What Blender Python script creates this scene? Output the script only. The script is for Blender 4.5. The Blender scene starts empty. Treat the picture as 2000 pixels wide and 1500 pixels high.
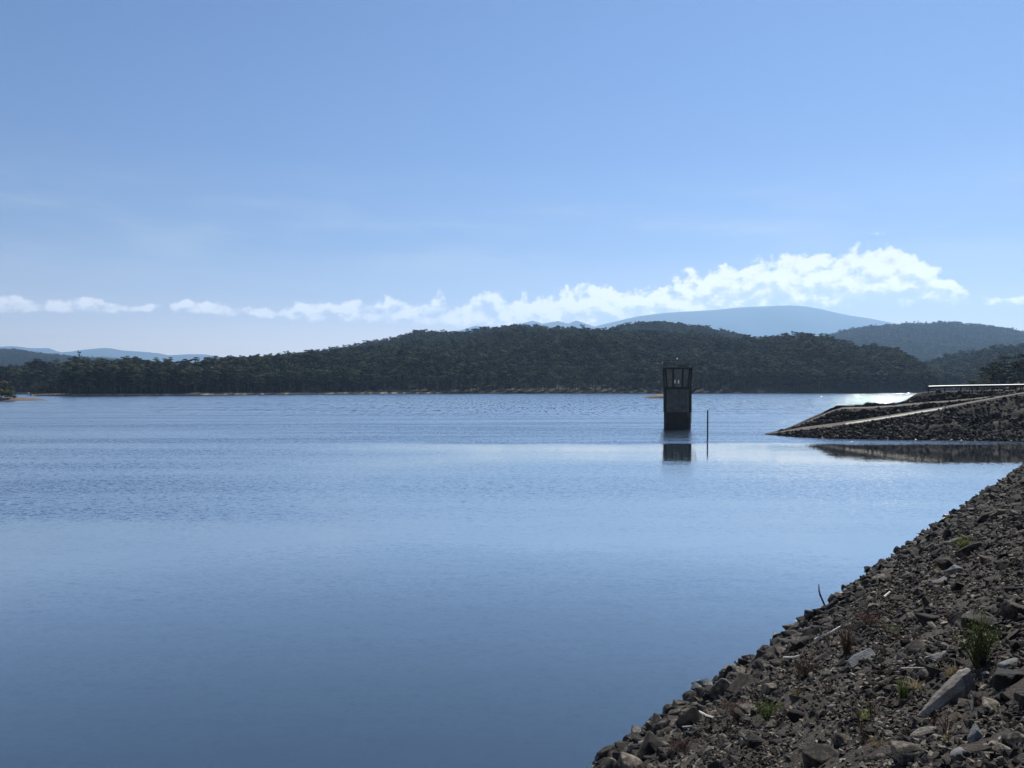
import bpy, bmesh, math, random
import numpy as np
from mathutils import Vector, Matrix, Euler

random.seed(7)
RNG = np.random.default_rng(11)
R = math.radians
scene = bpy.context.scene
COL = scene.collection

# ------------------------------------------------------------------ layout
H = 8.0            # eye above the water (m)
F = 1500.0         # focal length in photo pixels (2000 wide)
Y0 = 750.0         # horizon row


def wpt(px, py, D):
    return np.array([(px - 1000) / F * D, D, H - (py - Y0) / F * D])


def shore(px, py):
    return wpt(px, py, F * H / (py - Y0))


# ------------------------------------------------------------------ numeric noise
def _hash(ix, iy, s):
    n = (ix * 374761393 + iy * 668265263 + s * 974634777) & 0xFFFFFFFF
    n = ((n ^ (n >> 13)) * 1274126177) & 0xFFFFFFFF
    n = n ^ (n >> 16)
    return (n & 0xFFFF) / 65535.0


def vnoise(x, y, s=0):
    x = np.asarray(x, float); y = np.asarray(y, float)
    ix = np.floor(x).astype(np.int64); iy = np.floor(y).astype(np.int64)
    fx = x - ix; fy = y - iy
    fx = fx * fx * (3 - 2 * fx); fy = fy * fy * (3 - 2 * fy)
    a = _hash(ix, iy, s); b = _hash(ix + 1, iy, s); c = _hash(ix, iy + 1, s); d = _hash(ix + 1, iy + 1, s)
    return (a * (1 - fx) + b * fx) * (1 - fy) + (c * (1 - fx) + d * fx) * fy - 0.5


def fbm(x, y, o=4, s=0):
    v = 0; a = 1.0
    for k in range(o):
        v = v + a * vnoise(np.asarray(x) * 2 ** k + 17.3 * k, np.asarray(y) * 2 ** k - 9.1 * k, s + k)
        a *= 0.5
    return v


# ------------------------------------------------------------------ object helpers
def tag(o, label=None, cat=None, group=None, kind=None):
    if label: o['label'] = label
    if cat: o['category'] = cat
    if group: o['group'] = group
    if kind: o['kind'] = kind
    return o


def empty(name, loc, rz=0):
    o = bpy.data.objects.new(name, None)
    o.empty_display_size = 0.3
    COL.objects.link(o)
    o.location = loc; o.rotation_euler = (0, 0, rz)
    return o


def mesh_np(name, verts, faces, mats, smooth=False, fm=None):
    me = bpy.data.meshes.new(name)
    me.from_pydata([tuple(map(float, v)) for v in verts], [], [tuple(int(i) for i in f) for f in faces])
    for m in (mats if isinstance(mats, (list, tuple)) else [mats]):
        me.materials.append(m)
    if fm is not None:
        me.polygons.foreach_set('material_index', fm)
    if smooth:
        me.polygons.foreach_set('use_smooth', [True] * len(me.polygons))
    me.update()
    return me


def link(name, me, parent=None, loc=None, rot=None, scl=None):
    o = bpy.data.objects.new(name, me)
    COL.objects.link(o)
    if parent: o.parent = parent
    if loc is not None: o.location = loc
    if rot is not None: o.rotation_euler = rot
    if scl is not None: o.scale = scl
    return o


class MB:
    """collects shapes into one mesh"""
    def __init__(self):
        self.bm = bmesh.new()

    def box(self, c, s, rz=0, taper=None):
        hx, hy, hz = s[0] / 2, s[1] / 2, s[2] / 2
        t = taper or (1, 1)
        vs = []
        for z in (-1, 1):
            k = (1, 1) if z < 0 else t
            for x, y in ((-1, -1), (1, -1), (1, 1), (-1, 1)):
                vs.append(Vector((x * hx * k[0], y * hy * k[1], z * hz)))
        rot = Matrix.Rotation(rz, 3, 'Z')
        v = [self.bm.verts.new(rot @ p + Vector(c)) for p in vs]
        for f in ((3, 2, 1, 0), (4, 5, 6, 7), (0, 1, 5, 4), (1, 2, 6, 5), (2, 3, 7, 6), (3, 0, 4, 7)):
            self.bm.faces.new([v[i] for i in f])
        return self

    def loft(self, rings, cap=True):
        rv = [[self.bm.verts.new(p) for p in r] for r in rings]
        n = len(rv[0])
        for a, b in zip(rv, rv[1:]):
            for i in range(n):
                self.bm.faces.new((a[i], a[(i + 1) % n], b[(i + 1) % n], b[i]))
        if cap:
            self.bm.faces.new(list(reversed(rv[0]))); self.bm.faces.new(rv[-1])
        return self

    def tube(self, pts, rad, n=6):
        pts = [Vector(p) for p in pts]
        rads = rad if isinstance(rad, (list, tuple)) else [rad] * len(pts)
        rings = []
        for i, p in enumerate(pts):
            t = (pts[min(i + 1, len(pts) - 1)] - pts[max(i - 1, 0)]).normalized()
            up = Vector((0, 0, 1)) if abs(t.z) < 0.9 else Vector((1, 0, 0))
            a = t.cross(up).normalized(); b = a.cross(t)
            rings.append([p + (a * math.cos(2 * math.pi * k / n) + b * math.sin(2 * math.pi * k / n)) * rads[i] for k in range(n)])
        return self.loft(rings)

    def build(self, name, mat, parent=None, bevel=0, **kw):
        if bevel:
            bmesh.ops.bevel(self.bm, geom=list(self.bm.edges), offset=bevel, segments=1, affect='EDGES')
        bmesh.ops.recalc_face_normals(self.bm, faces=self.bm.faces)
        me = bpy.data.meshes.new(name)
        self.bm.to_mesh(me); self.bm.free()
        me.materials.append(mat)
        return link(name, me, parent, **kw)


# ------------------------------------------------------------------ materials
def new_mat(name):
    m = bpy.data.materials.new(name); m.use_nodes = True
    nt = m.node_tree
    return m, nt, nt.nodes['Principled BSDF']


def node(nt, t, **kw):
    n = nt.nodes.new(t)
    for k, v in kw.items():
        if k.startswith('i_'):
            key = k[2:]
            n.inputs[int(key) if key.isdigit() else key].default_value = v
        else:
            setattr(n, k, v)
    return n


def math_n(nt, op, a, b=None, c=None, clamp=False):
    n = nt.nodes.new('ShaderNodeMath'); n.operation = op; n.use_clamp = clamp
    for i, v in enumerate((a, b, c)):
        if v is None: continue
        if isinstance(v, (int, float)): n.inputs[i].default_value = v
        else: nt.links.new(v, n.inputs[i])
    return n.outputs[0]


def ramp(nt, fac, stops, interp='LINEAR'):
    n = nt.nodes.new('ShaderNodeValToRGB')
    cr = n.color_ramp; cr.interpolation = interp
    while len(cr.elements) < len(stops): cr.elements.new(0.5)
    for e, (p, c) in zip(cr.elements, stops):
        e.position = p
        e.color = (c[0], c[1], c[2], 1) if isinstance(c, (tuple, list)) else (c, c, c, 1)
    nt.links.new(fac, n.inputs[0])
    return n.outputs[0]


def sstep(nt, v, lo, hi, a=0.0, b=1.0):
    n = nt.nodes.new('ShaderNodeMapRange'); n.interpolation_type = 'SMOOTHSTEP'
    for i, x in enumerate((v, lo, hi, a, b)):
        if isinstance(x, (int, float)): n.inputs[i].default_value = x
        else: nt.links.new(x, n.inputs[i])
    return n.outputs[0]


def speckle(name, stops, scale=8, detail=6, rough=0.9, bump=0.0, bscale=None, rnd=0.0, spec=0.25, coord='Object', metallic=0.0):
    """noise-coloured surface; rnd adds a per-object lightness change"""
    m, nt, p = new_mat(name)
    tc = node(nt, 'ShaderNodeTexCoord')
    nz = node(nt, 'ShaderNodeTexNoise', i_Scale=scale, i_Detail=detail, i_Roughness=0.62)
    nt.links.new(tc.outputs[coord], nz.inputs['Vector'])
    fac = nz.outputs['Fac']
    if rnd:
        oi = node(nt, 'ShaderNodeObjectInfo')
        r = math_n(nt, 'MULTIPLY_ADD', oi.outputs['Random'], rnd, -rnd / 2)
        fac = math_n(nt, 'ADD', fac, r, clamp=True)
    nt.links.new(ramp(nt, fac, stops), p.inputs['Base Color'])
    p.inputs['Roughness'].default_value = rough
    p.inputs['Metallic'].default_value = metallic
    p.inputs['Specular IOR Level'].default_value = spec
    if bump:
        b2 = node(nt, 'ShaderNodeTexNoise', i_Scale=bscale or scale * 3, i_Detail=5)
        nt.links.new(tc.outputs[coord], b2.inputs['Vector'])
        bn = node(nt, 'ShaderNodeBump', i_Strength=bump, i_Distance=0.05)
        nt.links.new(b2.outputs['Fac'], bn.inputs['Height'])
        nt.links.new(bn.outputs['Normal'], p.inputs['Normal'])
    return m


def leaf_mat(name, c1, c2, trans=0.25, rough=0.6):
    m, nt, p = new_mat(name)
    oi = node(nt, 'ShaderNodeObjectInfo')
    geo = node(nt, 'ShaderNodeNewGeometry')
    f = math_n(nt, 'MULTIPLY_ADD', geo.outputs['Random Per Island'], 0.3, math_n(nt, 'MULTIPLY', math_n(nt, 'POWER', oi.outputs['Random'], 2.0), 0.7))
    col = ramp(nt, f, [(0.1, c1), (0.9, c2)])
    nt.links.new(col, p.inputs['Base Color'])
    p.inputs['Roughness'].default_value = rough
    p.inputs['Specular IOR Level'].default_value = 0.1
    tr = node(nt, 'ShaderNodeBsdfTranslucent')
    nt.links.new(col, tr.inputs['Color'])
    mx = node(nt, 'ShaderNodeMixShader', i_Fac=trans)
    out = nt.nodes['Material Output']
    nt.links.new(p.outputs[0], mx.inputs[1]); nt.links.new(tr.outputs[0], mx.inputs[2])
    nt.links.new(mx.outputs[0], out.inputs['Surface'])
    return m


M = {}
M['leaf'] = leaf_mat('eucalypt_leaf', (0.004, 0.006, 0.005), (0.082, 0.096, 0.046), .10, .8)
M['leaf_brown'] = leaf_mat('dry_leaf', (0.04, 0.037, 0.024), (0.13, 0.115, 0.075))
M['bark'] = speckle('bark', [(0.3, (0.018, 0.016, 0.014)), (0.7, (0.07, 0.064, 0.057))], 2.0)
M['rock'] = speckle('basalt_rock', [(0.25, (0.0065, 0.0055, 0.0045)), (0.5, (0.022, 0.018, 0.0135)), (0.66, (0.066, 0.054, 0.040)), (0.84, (0.22, 0.188, 0.142))], 3.0, 8, 0.85, 0.35, 14, rnd=0.4)  # wide tone spread: contrast of sun and shade is put into the colour
M['gravel'] = speckle('gravel_stone', [(0.25, (0.0065, 0.0052, 0.004)), (0.5, (0.024, 0.0188, 0.0138)), (0.68, (0.072, 0.058, 0.043)), (0.88, (0.28, 0.24, 0.185))], 4.0, 6, 0.9, 0.2, 10, rnd=0.65)
def wet_line(m):
    """stone and soil that the lake has soaked near the water level are darker"""
    nt = m.node_tree; p = nt.nodes['Principled BSDF']
    src = p.inputs['Base Color'].links[0].from_socket
    g = node(nt, 'ShaderNodeNewGeometry'); s = node(nt, 'ShaderNodeSeparateXYZ'); nt.links.new(g.outputs['Position'], s.inputs[0])
    nz = node(nt, 'ShaderNodeTexNoise', i_Scale=1.3, i_Detail=3); nt.links.new(g.outputs['Position'], nz.inputs['Vector'])
    f = sstep(nt, math_n(nt, 'ADD', s.outputs['Z'], math_n(nt, 'MULTIPLY', nz.outputs['Fac'], -.25)), -.02, .12, .35, 1.0)
    mx = node(nt, 'ShaderNodeMix', data_type='RGBA', blend_type='MULTIPLY'); mx.inputs[0].default_value = 1
    nt.links.new(src, mx.inputs[6]); nt.links.new(f, mx.inputs[7]); nt.links.new(mx.outputs[2], p.inputs['Base Color'])
    nt.links.new(sstep(nt, f, .4, .9, .35, .88), p.inputs['Roughness'])


wet_line(M['rock'])
M['slab'] = speckle('pale_slab_rock', [(0.25, (0.085, 0.085, 0.08)), (0.6, (0.17, 0.17, 0.16)), (0.8, (0.26, 0.24, 0.21))], 3.0, 8, 0.85, 0.4, 10)
M['tanrock'] = speckle('tan_rock', [(0.25, (0.06, 0.052, 0.043)), (0.55, (0.15, 0.132, 0.11)), (0.8, (0.27, 0.24, 0.20))], 6.0, 8, 0.85, 0.5, 12)
M['soil'] = speckle('bank_soil', [(0.3, (0.013, 0.0095, 0.0065)), (0.55, (0.031, 0.0225, 0.0152)), (0.8, (0.075, 0.055, 0.038))], 5.0, 10, 0.95, 0.8, 40)
M['dirt'] = speckle('headland_dirt', [(0.3, (0.010, 0.0075, 0.006)), (0.55, (0.024, 0.018, 0.013)), (0.8, (0.060, 0.046, 0.034))], 0.35, 10, 0.95, 0.7, 2.5)
M['track'] = speckle('gravel_track', [(0.3, (0.055, 0.048, 0.040)), (0.7, (0.125, 0.11, 0.092))], 0.8, 8, 0.95, 0.3, 6)
M['palestrip'] = speckle('pale_concrete', [(0.3, (0.34, 0.315, 0.24)), (0.7, (0.56, 0.525, 0.42))], 1.2, 6, 0.8)
M['concrete'] = speckle('tower_concrete', [(0.3, (0.030, 0.034, 0.034)), (0.55, (0.058, 0.066, 0.066)), (0.8, (0.095, 0.102, 0.10))], 0.9, 8, 0.85, 0.15, 8)
M['concrete_dark'] = speckle('weathered_concrete', [(0.3, (0.012, 0.013, 0.014)), (0.7, (0.026, 0.027, 0.027))], 1.1, 8, 0.85, 0.15, 8)
M['concrete_pale'] = speckle('cabin_concrete', [(0.3, (0.065, 0.072, 0.074)), (0.55, (0.10, 0.11, 0.11)), (0.8, (0.14, 0.15, 0.148))], 0.9, 8, 0.85, 0.15, 8)
M['wet'] = speckle('wet_concrete', [(0.3, (0.005, 0.005, 0.006)), (0.7, (0.013, 0.013, 0.012))], 1.0, 8, 0.5, 0.1, 6)
M['steel'] = speckle('painted_steel_rail_shade', [(0.3, (0.03, 0.032, 0.036)), (0.7, (0.06, 0.06, 0.062))], 3, 4, 0.55)
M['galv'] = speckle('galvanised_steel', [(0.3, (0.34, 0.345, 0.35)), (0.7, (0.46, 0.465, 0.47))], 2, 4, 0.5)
M['white'] = speckle('white_paint_lit_pane', [(0.3, (0.62, 0.63, 0.64)), (0.7, (0.8, 0.8, 0.8))], 2, 3, 0.5)
M['glass'] = speckle('dark_glass', [(0.3, (0.008, 0.009, 0.011)), (0.7, (0.015, 0.017, 0.02))], 2, 2, 0.12, spec=0.5)
M['driftwood'] = speckle('bleached_wood', [(0.3, (0.38, 0.34, 0.28)), (0.7, (0.66, 0.61, 0.53))], 9, 6, 0.85, 0.3, 30)
M['darkwood'] = speckle('dark_wood', [(0.3, (0.018, 0.015, 0.013)), (0.7, (0.05, 0.042, 0.036))], 9, 6, 0.85)
M['brick'] = speckle('pink_brick', [(0.3, (0.30, 0.17, 0.13)), (0.7, (0.42, 0.27, 0.21))], 9, 6, 0.9)
M['mountain'] = speckle('forested_mountain', [(0.3, (0.020, 0.028, 0.020)), (0.7, (0.05, 0.06, 0.045))], 0.004, 10, 1.0)
M['sand'] = speckle('sandbar_dirt', [(0.3, (0.07, 0.05, 0.038)), (0.55, (0.13, 0.098, 0.074)), (0.8, (0.30, 0.25, 0.19))], 0.12, 8, 0.95)

# forest floor with a pale bare strip along the waterline
def floor_mat():
    m, nt, p = new_mat('forest_floor')
    tc = node(nt, 'ShaderNodeTexCoord')
    sx = node(nt, 'ShaderNodeSeparateXYZ'); nt.links.new(tc.outputs['Object'], sx.inputs[0])
    n1 = node(nt, 'ShaderNodeTexNoise', i_Scale=0.018, i_Detail=6); nt.links.new(tc.outputs['Object'], n1.inputs['Vector'])
    n2 = node(nt, 'ShaderNodeTexNoise', i_Scale=0.3, i_Detail=6); nt.links.new(tc.outputs['Object'], n2.inputs['Vector'])
    band = sstep(nt, math_n(nt, 'ADD', sx.outputs['Z'], math_n(nt, 'MULTIPLY', n2.outputs['Fac'], 0.6)), 1.25, 1.6, 1.0, 0.0)
    patch = sstep(nt, math_n(nt, 'SUBTRACT', n1.outputs['Fac'], math_n(nt, 'MULTIPLY', sx.outputs['X'], 0.0012)), 0.49, 0.60)
    f = math_n(nt, 'MULTIPLY', band, patch)
    mx = node(nt, 'ShaderNodeMix', data_type='RGBA')
    nt.links.new(f, mx.inputs[0])
    nt.links.new(ramp(nt, n2.outputs['Fac'], [(0.3, (0.025, 0.024, 0.018)), (0.7, (0.06, 0.052, 0.038))]), mx.inputs[6])
    nt.links.new(ramp(nt, n2.outputs['Fac'], [(0.3, (0.09, 0.075, 0.057)), (0.65, (0.27, 0.24, 0.19))]), mx.inputs[7])
    nt.links.new(mx.outputs[2], p.inputs['Base Color'])
    p.inputs['Roughness'].default_value = 1.0
    p.inputs['Specular IOR Level'].default_value = 0.1
    return m


M['floor'] = floor_mat()
wet_line(M['tanrock']); wet_line(M['slab']); wet_line(M['soil'])

# ------------------------------------------------------------------ water
def water_mat():
    m, nt, p = new_mat('lake_water')
    tc = node(nt, 'ShaderNodeTexCoord')
    P = tc.outputs['Object']
    sx = node(nt, 'ShaderNodeSeparateXYZ'); nt.links.new(P, sx.inputs[0])
    X, Y = sx.outputs['X'], sx.outputs['Y']

    def noise(scale, detail, vec, rough=0.5):
        n = node(nt, 'ShaderNodeTexNoise', i_Scale=scale, i_Detail=detail, i_Roughness=rough)
        nt.links.new(vec, n.inputs['Vector']); return n

    def mapped(sx_, sy_, rot=0.0, off=(0, 0, 0)):
        mp = node(nt, 'ShaderNodeMapping')
        mp.inputs['Scale'].default_value = (sx_, sy_, 1)
        mp.inputs['Rotation'].default_value = (0, 0, rot)
        mp.inputs['Location'].default_value = off
        nt.links.new(P, mp.inputs['Vector']); return mp.outputs[0]

    # wind patches: long streaks lying across the lake
    warp = noise(1.0, 4, mapped(0.030, 0.05, R(-8)))
    Yw = math_n(nt, 'ADD', Y, math_n(nt, 'MULTIPLY', math_n(nt, 'SUBTRACT', warp.outputs['Fac'], 0.5), 24.0))
    rl = node(nt, 'ShaderNodeMapRange'); rl.inputs[1].default_value = 0; rl.inputs[2].default_value = 300
    nt.links.new(Yw, rl.inputs[0])
    base = ramp(nt, rl.outputs[0], [(0.0, 0.04), (0.12, 0.05), (0.155, 0.15), (0.19, 0.32), (0.24, 0.36), (0.268, 0.17),
                                    (0.285, 0.125), (0.315, 0.13), (0.335, 0.20), (0.35, 0.85), (0.48, 0.95), (0.7, 0.84), (1.0, 0.84)])
    # left half of the calm band is ruffled
    left = sstep(nt, math_n(nt, 'ADD', X, math_n(nt, 'MULTIPLY', math_n(nt, 'SUBTRACT', warp.outputs['Fac'], 0.5), 30.0)), -42.0, 10.0, 1.0, 0.0)
    band = math_n(nt, 'MULTIPLY', sstep(nt, Yw, 30.0, 54.0), left)
    amp0 = math_n(nt, 'MAXIMUM', base, math_n(nt, 'MULTIPLY', band, 0.72))
    streak = noise(1.0, 5, mapped(0.012, 0.11, R(-5), (3, 1, 0)), 0.6)
    st = sstep(nt, streak.outputs['Fac'], 0.34, 0.64, 0.66, 1.12)
    amp = math_n(nt, 'MULTIPLY', amp0, st)

    # wavelets: two noise colours give the slope
    w1 = noise(1.0, 3, mapped(1.7, 2.6, R(12)), 0.65)
    w2 = noise(1.0, 2, mapped(4.5, 7.0, R(-20), (9, 4, 2)), 0.6)
    w3 = noise(1.0, 3, mapped(0.35, 1.5, R(5), (2, 8, 0)), 0.6)

    def chan(n, i):
        s = node(nt, 'ShaderNodeSeparateColor'); nt.links.new(n.outputs['Color'], s.inputs[0]); return math_n(nt, 'SUBTRACT', s.outputs[i], 0.5)

    ax = math_n(nt, 'ADD', math_n(nt, 'MULTIPLY', chan(w1, 0), 0.5), math_n(nt, 'MULTIPLY', chan(w2, 0), 0.45))
    ay = math_n(nt, 'ADD', math_n(nt, 'MULTIPLY', math_n(nt, 'ABSOLUTE', chan(w1, 1)), -1.6),
                math_n(nt, 'MULTIPLY', math_n(nt, 'ABSOLUTE', chan(w2, 1)), -1.2))
    gust = noise(1.0, 3, mapped(0.55, 0.045, R(3), (1, 5, 0)), 0.75)
    gf = sstep(nt, gust.outputs['Fac'], .35, .68, .75, 1.2)
    far = sstep(nt, Y, 130.0, 320.0, 1.0, gf)
    amp = math_n(nt, 'MULTIPLY', amp, far)
    # lee of the headland: glassy water below its shore
    lee = math_n(nt, 'MULTIPLY', sstep(nt, X, 20.0, 42.0), math_n(nt, 'MULTIPLY', sstep(nt, Y, 74.0, 80.0), sstep(nt, Y, 98.0, 104.0, 1.0, 0.0)))
    amp = math_n(nt, 'MULTIPLY', amp, math_n(nt, 'MULTIPLY_ADD', lee, -.72, 1.0))
    nx = math_n(nt, 'MULTIPLY', ax, amp)
    ny = math_n(nt, 'ADD', math_n(nt, 'MULTIPLY', ay, amp), math_n(nt, 'MULTIPLY', chan(w3, 1), 0.018))
    # scattered steep wavelets far out: these catch the sun
    cr = noise(1.0, 2, mapped(1.1, 0.07, R(4), (5, 3, 0)), 0.8)
    crest = math_n(nt, 'MULTIPLY', sstep(nt, cr.outputs['Fac'], .56, .595), sstep(nt, Y, 165.0, 260.0))
    w4 = noise(1.0, 2, mapped(0.9, 0.09, R(-7), (1, 9, 5)), 0.8)
    nxc = math_n(nt, 'MULTIPLY_ADD', chan(w4, 0), .9, -.19)
    nyc = math_n(nt, 'MULTIPLY_ADD', chan(w4, 1), .9, -.37)

    def lerp(a, b, f):
        return math_n(nt, 'ADD', a, math_n(nt, 'MULTIPLY', math_n(nt, 'SUBTRACT', b, a), f))
    nx = lerp(nx, nxc, crest); ny = lerp(ny, nyc, crest)
    cb = node(nt, 'ShaderNodeCombineXYZ', i_Z=1.0)
    nt.links.new(nx, cb.inputs[0]); nt.links.new(ny, cb.inputs[1])
    nm = node(nt, 'ShaderNodeVectorMath', operation='NORMALIZE'); nt.links.new(cb.outputs[0], nm.inputs[0])
    fr = node(nt, 'ShaderNodeFresnel', i_IOR=1.333); nt.links.new(nm.outputs[0], fr.inputs['Normal'])
    gl = node(nt, 'ShaderNodeBsdfGlossy', i_Roughness=0.05); nt.links.new(nm.outputs[0], gl.inputs['Normal'])
    gl.inputs['Color'].default_value = (.92, .88, .82, 1)
    p.inputs['Base Color'].default_value = (0.022, 0.040, 0.062, 1)
    p.inputs['Roughness'].default_value = 0.6
    p.inputs['Specular IOR Level'].default_value = 0.0
    mx = node(nt, 'ShaderNodeMixShader')
    nt.links.new(math_n(nt, 'MINIMUM', math_n(nt, 'MULTIPLY', fr.outputs[0], 3.2), .90), mx.inputs[0])
    nt.links.new(p.outputs[0], mx.inputs[1]); nt.links.new(gl.outputs[0], mx.inputs[2])
    nt.links.new(mx.outputs[0], nt.nodes['Material Output'].inputs['Surface'])
    return m


M['water'] = water_mat()
wv = [(-1500, -60, 0), (1500, -60, 0), (1500, 900, 0), (-1500, 900, 0)]
water = tag(link('water', mesh_np('water', wv, [(0, 1, 2, 3)], M['water'])), 'wide blue reservoir lake with ruffled and glassy patches', 'water', kind='structure')
gv = [(-14500, -400, -2.2), (14500, -400, -2.2), (14500, 17600, -2.2), (-14500, 17600, -2.2)]
tag(link('ground', mesh_np('ground', gv, [(0, 1, 2, 3)], M['floor'])), 'dark valley floor below the lake and behind the hills', 'ground', kind='structure')

# ------------------------------------------------------------------ hills
class Hill:
    def __init__(self, sil, Ds, Dr, back, tree_h, x0=None, x1=None, rough=5.0, seed=0, power=1.0):
        self.sil = np.array(sil, float); self.Ds = Ds; self.Dr = Dr; self.back = back
        self.th = tree_h; self.rough = rough; self.seed = seed; self.power = power
        self.x0 = x0 if x0 is not None else sil[0][0]; self.x1 = x1 if x1 is not None else sil[-1][0]

    def fn(self, v, x):
        if isinstance(v, (int, float)): return np.full_like(x, float(v))
        a = np.array(v, float); return np.interp(x, a[:, 0], a[:, 1])

    def z(self, px, t):
        """t 0 waterline .. 1 ridge .. 1+ behind"""
        px = np.asarray(px, float); t = np.asarray(t, float)
        ds = self.fn(self.Ds, px); dr = self.fn(self.Dr, px)
        D = ds + (dr - ds) * t
        ytop = np.interp(px, self.sil[:, 0], self.sil[:, 1])
        zr = np.maximum(H + (Y0 - ytop) / F * dr - self.th, 1.0)
        tt = np.clip(t, 0, 1)
        prof = np.sin(tt * math.pi / 2) ** self.power
        zz = zr * prof
        over = np.clip(t - 1, 0, None)
        zz = zz * np.clip(1 - over * over * 1.2 - over * 0.2, 0, 1)
        env = np.clip(t * 4, 0, 1) * np.where(t > 1, 1, np.clip((1.02 - t) * 4, 0.15, 1))
        X = (px - 1000) / F * D
        zz = zz + fbm(X / 90.0, D / 90.0, 4, self.seed) * self.rough * 2 * env * np.clip(zr / 30, 0.1, 1)
        # small bank at the waterline
        bank = 1.3 + fbm(X / 25.0, D * 0, 3, self.seed + 5) * 1.0
        zz = np.where(t <= 0, -1.5, np.maximum(zz, np.clip(t * (dr - ds) / 5.0, 0, 1) * bank))
        zz = np.where(t > 0, zz, -1.5)
        return X, D, zz

    def mesh(self, name, mat, nx=160):
        xs = np.linspace(self.x0, self.x1, nx)
        ts = np.concatenate([[-0.02, 0.0, 0.006, 0.012, 0.02, 0.03], np.linspace(0.05, 1.0, 24), np.linspace(1.05, 1 + self.back, 8)])
        PX, T = np.meshgrid(xs, ts)
        X, D, Z = self.z(PX, T)
        Z = Z.copy(); Z[0] = -2.0; Z[1] = -0.15; Z[-1] = -2.0
        # close the ends
        V = np.stack([X, D, Z], -1).reshape(-1, 3)
        n = nx; F_ = []
        for j in range(len(ts) - 1):
            for i in range(n - 1):
                a = j * n + i; F_.append((a, a + 1, a + n + 1, a + n))
        return link(name, mesh_np(name, V, F_, mat, smooth=True))

    def scatter(self, spacing, t0=0.012, t1=None, xpad=0):
        xs0, xs1 = self.x0, self.x1
        dr = float(np.max(self.fn(self.Dr, np.array([self.x0, self.x1, (self.x0 + self.x1) / 2]))))
        t1 = t1 if t1 is not None else 1 + min(self.back, 0.25)
        width = (xs1 - xs0) / F * dr
        depth = float(np.mean(self.fn(self.Dr, np.linspace(xs0, xs1, 9)) - self.fn(self.Ds, np.linspace(xs0, xs1, 9)))) * t1
        nx = int(width / spacing); nt_ = int(depth / spacing)
        PX, T = np.meshgrid(np.linspace(xs0, xs1, nx), np.linspace(t0, t1, nt_))
        PX = PX + RNG.uniform(-.5, .5, PX.shape) * (xs1 - xs0) / nx
        T = np.clip(T + RNG.uniform(-.5, .5, T.shape) * (t1 - t0) / nt_, t0, None)
        X, D, Z = self.z(PX.ravel(), T.ravel())
        return np.stack([X, D, Z], -1), PX.ravel(), T.ravel()


def struct(o, label, cat):
    return tag(o, label, cat, kind='structure')


main_sil = [(62, 757), (85, 748), (110, 735), (140, 722), (180, 708), (205, 703), (250, 701), (300, 703), (370, 698), (450, 692), (560, 688), (640, 680),
            (700, 673), (760, 667), (800, 660), (850, 657), (900, 655), (960, 648), (1000, 642), (1100, 637), (1200, 637), (1300, 641), (1400, 647),
            (1480, 652), (1540, 649), (1580, 646), (1610, 648), (1660, 659), (1700, 665), (1750, 668), (1775, 678), (1795, 695), (1812, 714), (1826, 744)]
main = Hill(main_sil, [(62, 520), (150, 524), (400, 560), (800, 650), (1300, 668), (1700, 668), (1826, 690)],
            [(62, 560), (200, 640), (400, 760), (800, 1050), (1100, 1150), (1500, 980), (1700, 860), (1826, 740)], 0.5, 25, seed=1, rough=6)
ridge = Hill([(440, 700), (480, 694), (560, 687), (640, 678), (700, 669), (760, 659), (800, 649), (830, 642), (850, 645), (880, 649), (900, 645), (940, 638),
              (1000, 631), (1040, 633), (1080, 634), (1150, 640), (1250, 650)], 1060, 1450, 0.4, 24, seed=2, rough=4)
knoll = Hill([(1170, 648), (1200, 638), (1225, 632), (1250, 628), (1290, 626), (1330, 629), (1370, 634), (1400, 641), (1430, 648), (1470, 660)], 1250, 1750, 0.4, 24, seed=3, rough=4)
righthill = Hill([(1560, 690), (1600, 668), (1640, 653), (1700, 643), (1760, 640), (1820, 639), (1860, 637), (1900, 641), (1960, 648), (2000, 653), (2100, 660), (2300, 680)],
                 2200, 3900, 0.3, 24, seed=4, rough=12)
rightwood = Hill([(1760, 745), (1790, 722), (1830, 707), (1880, 700), (1940, 690), (2000, 682), (2100, 670), (2250, 660)], 790, 1250, 0.4, 17, seed=5)
nearright = Hill([(1880, 757), (1900, 742), (1915, 715), (1940, 700), (2000, 690), (2100, 680), (2200, 680)], 205, 300, 0.3, 11, seed=6, rough=1.5)
leftwood = Hill([(-260, 716), (-100, 718), (0, 722), (40, 712), (100, 706), (150, 702), (200, 700), (260, 701), (330, 706)], 640, 850, 0.5, 22, seed=7, rough=2)
lefthill = Hill([(-300, 672), (-120, 678), (0, 684), (30, 684), (80, 690), (150, 697), (220, 702), (300, 708)], 2200, 3900, 0.3, 24, seed=8, rough=5)
struct(main.mesh('main_hill', M['floor'], 260), 'long low hill across the lake under the dark forest', 'hill')
struct(ridge.mesh('back_ridge', M['floor']), 'second ridge rising behind the left of the forested hill', 'hill')
struct(knoll.mesh('knoll', M['floor'], 80), 'small rounded knoll behind the middle of the forested hill', 'hill')
struct(righthill.mesh('hazy_hill', M['floor'], 100), 'blue hazy forested hill in the right background', 'hill')
struct(rightwood.mesh('lake_slope', M['floor'], 90), 'wooded slope behind the headland at the right', 'hill')
struct(nearright.mesh('abutment_slope', M['floor'], 60), 'nearer slope behind the guard rail at the right edge', 'hill')
struct(leftwood.mesh('inlet_slope', M['floor'], 90), 'wooded slope behind the inlet at the left', 'hill')
struct(lefthill.mesh('pale_hill', M['floor'], 90), 'blue hazy hill at the left edge behind the forest', 'hill')

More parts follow.
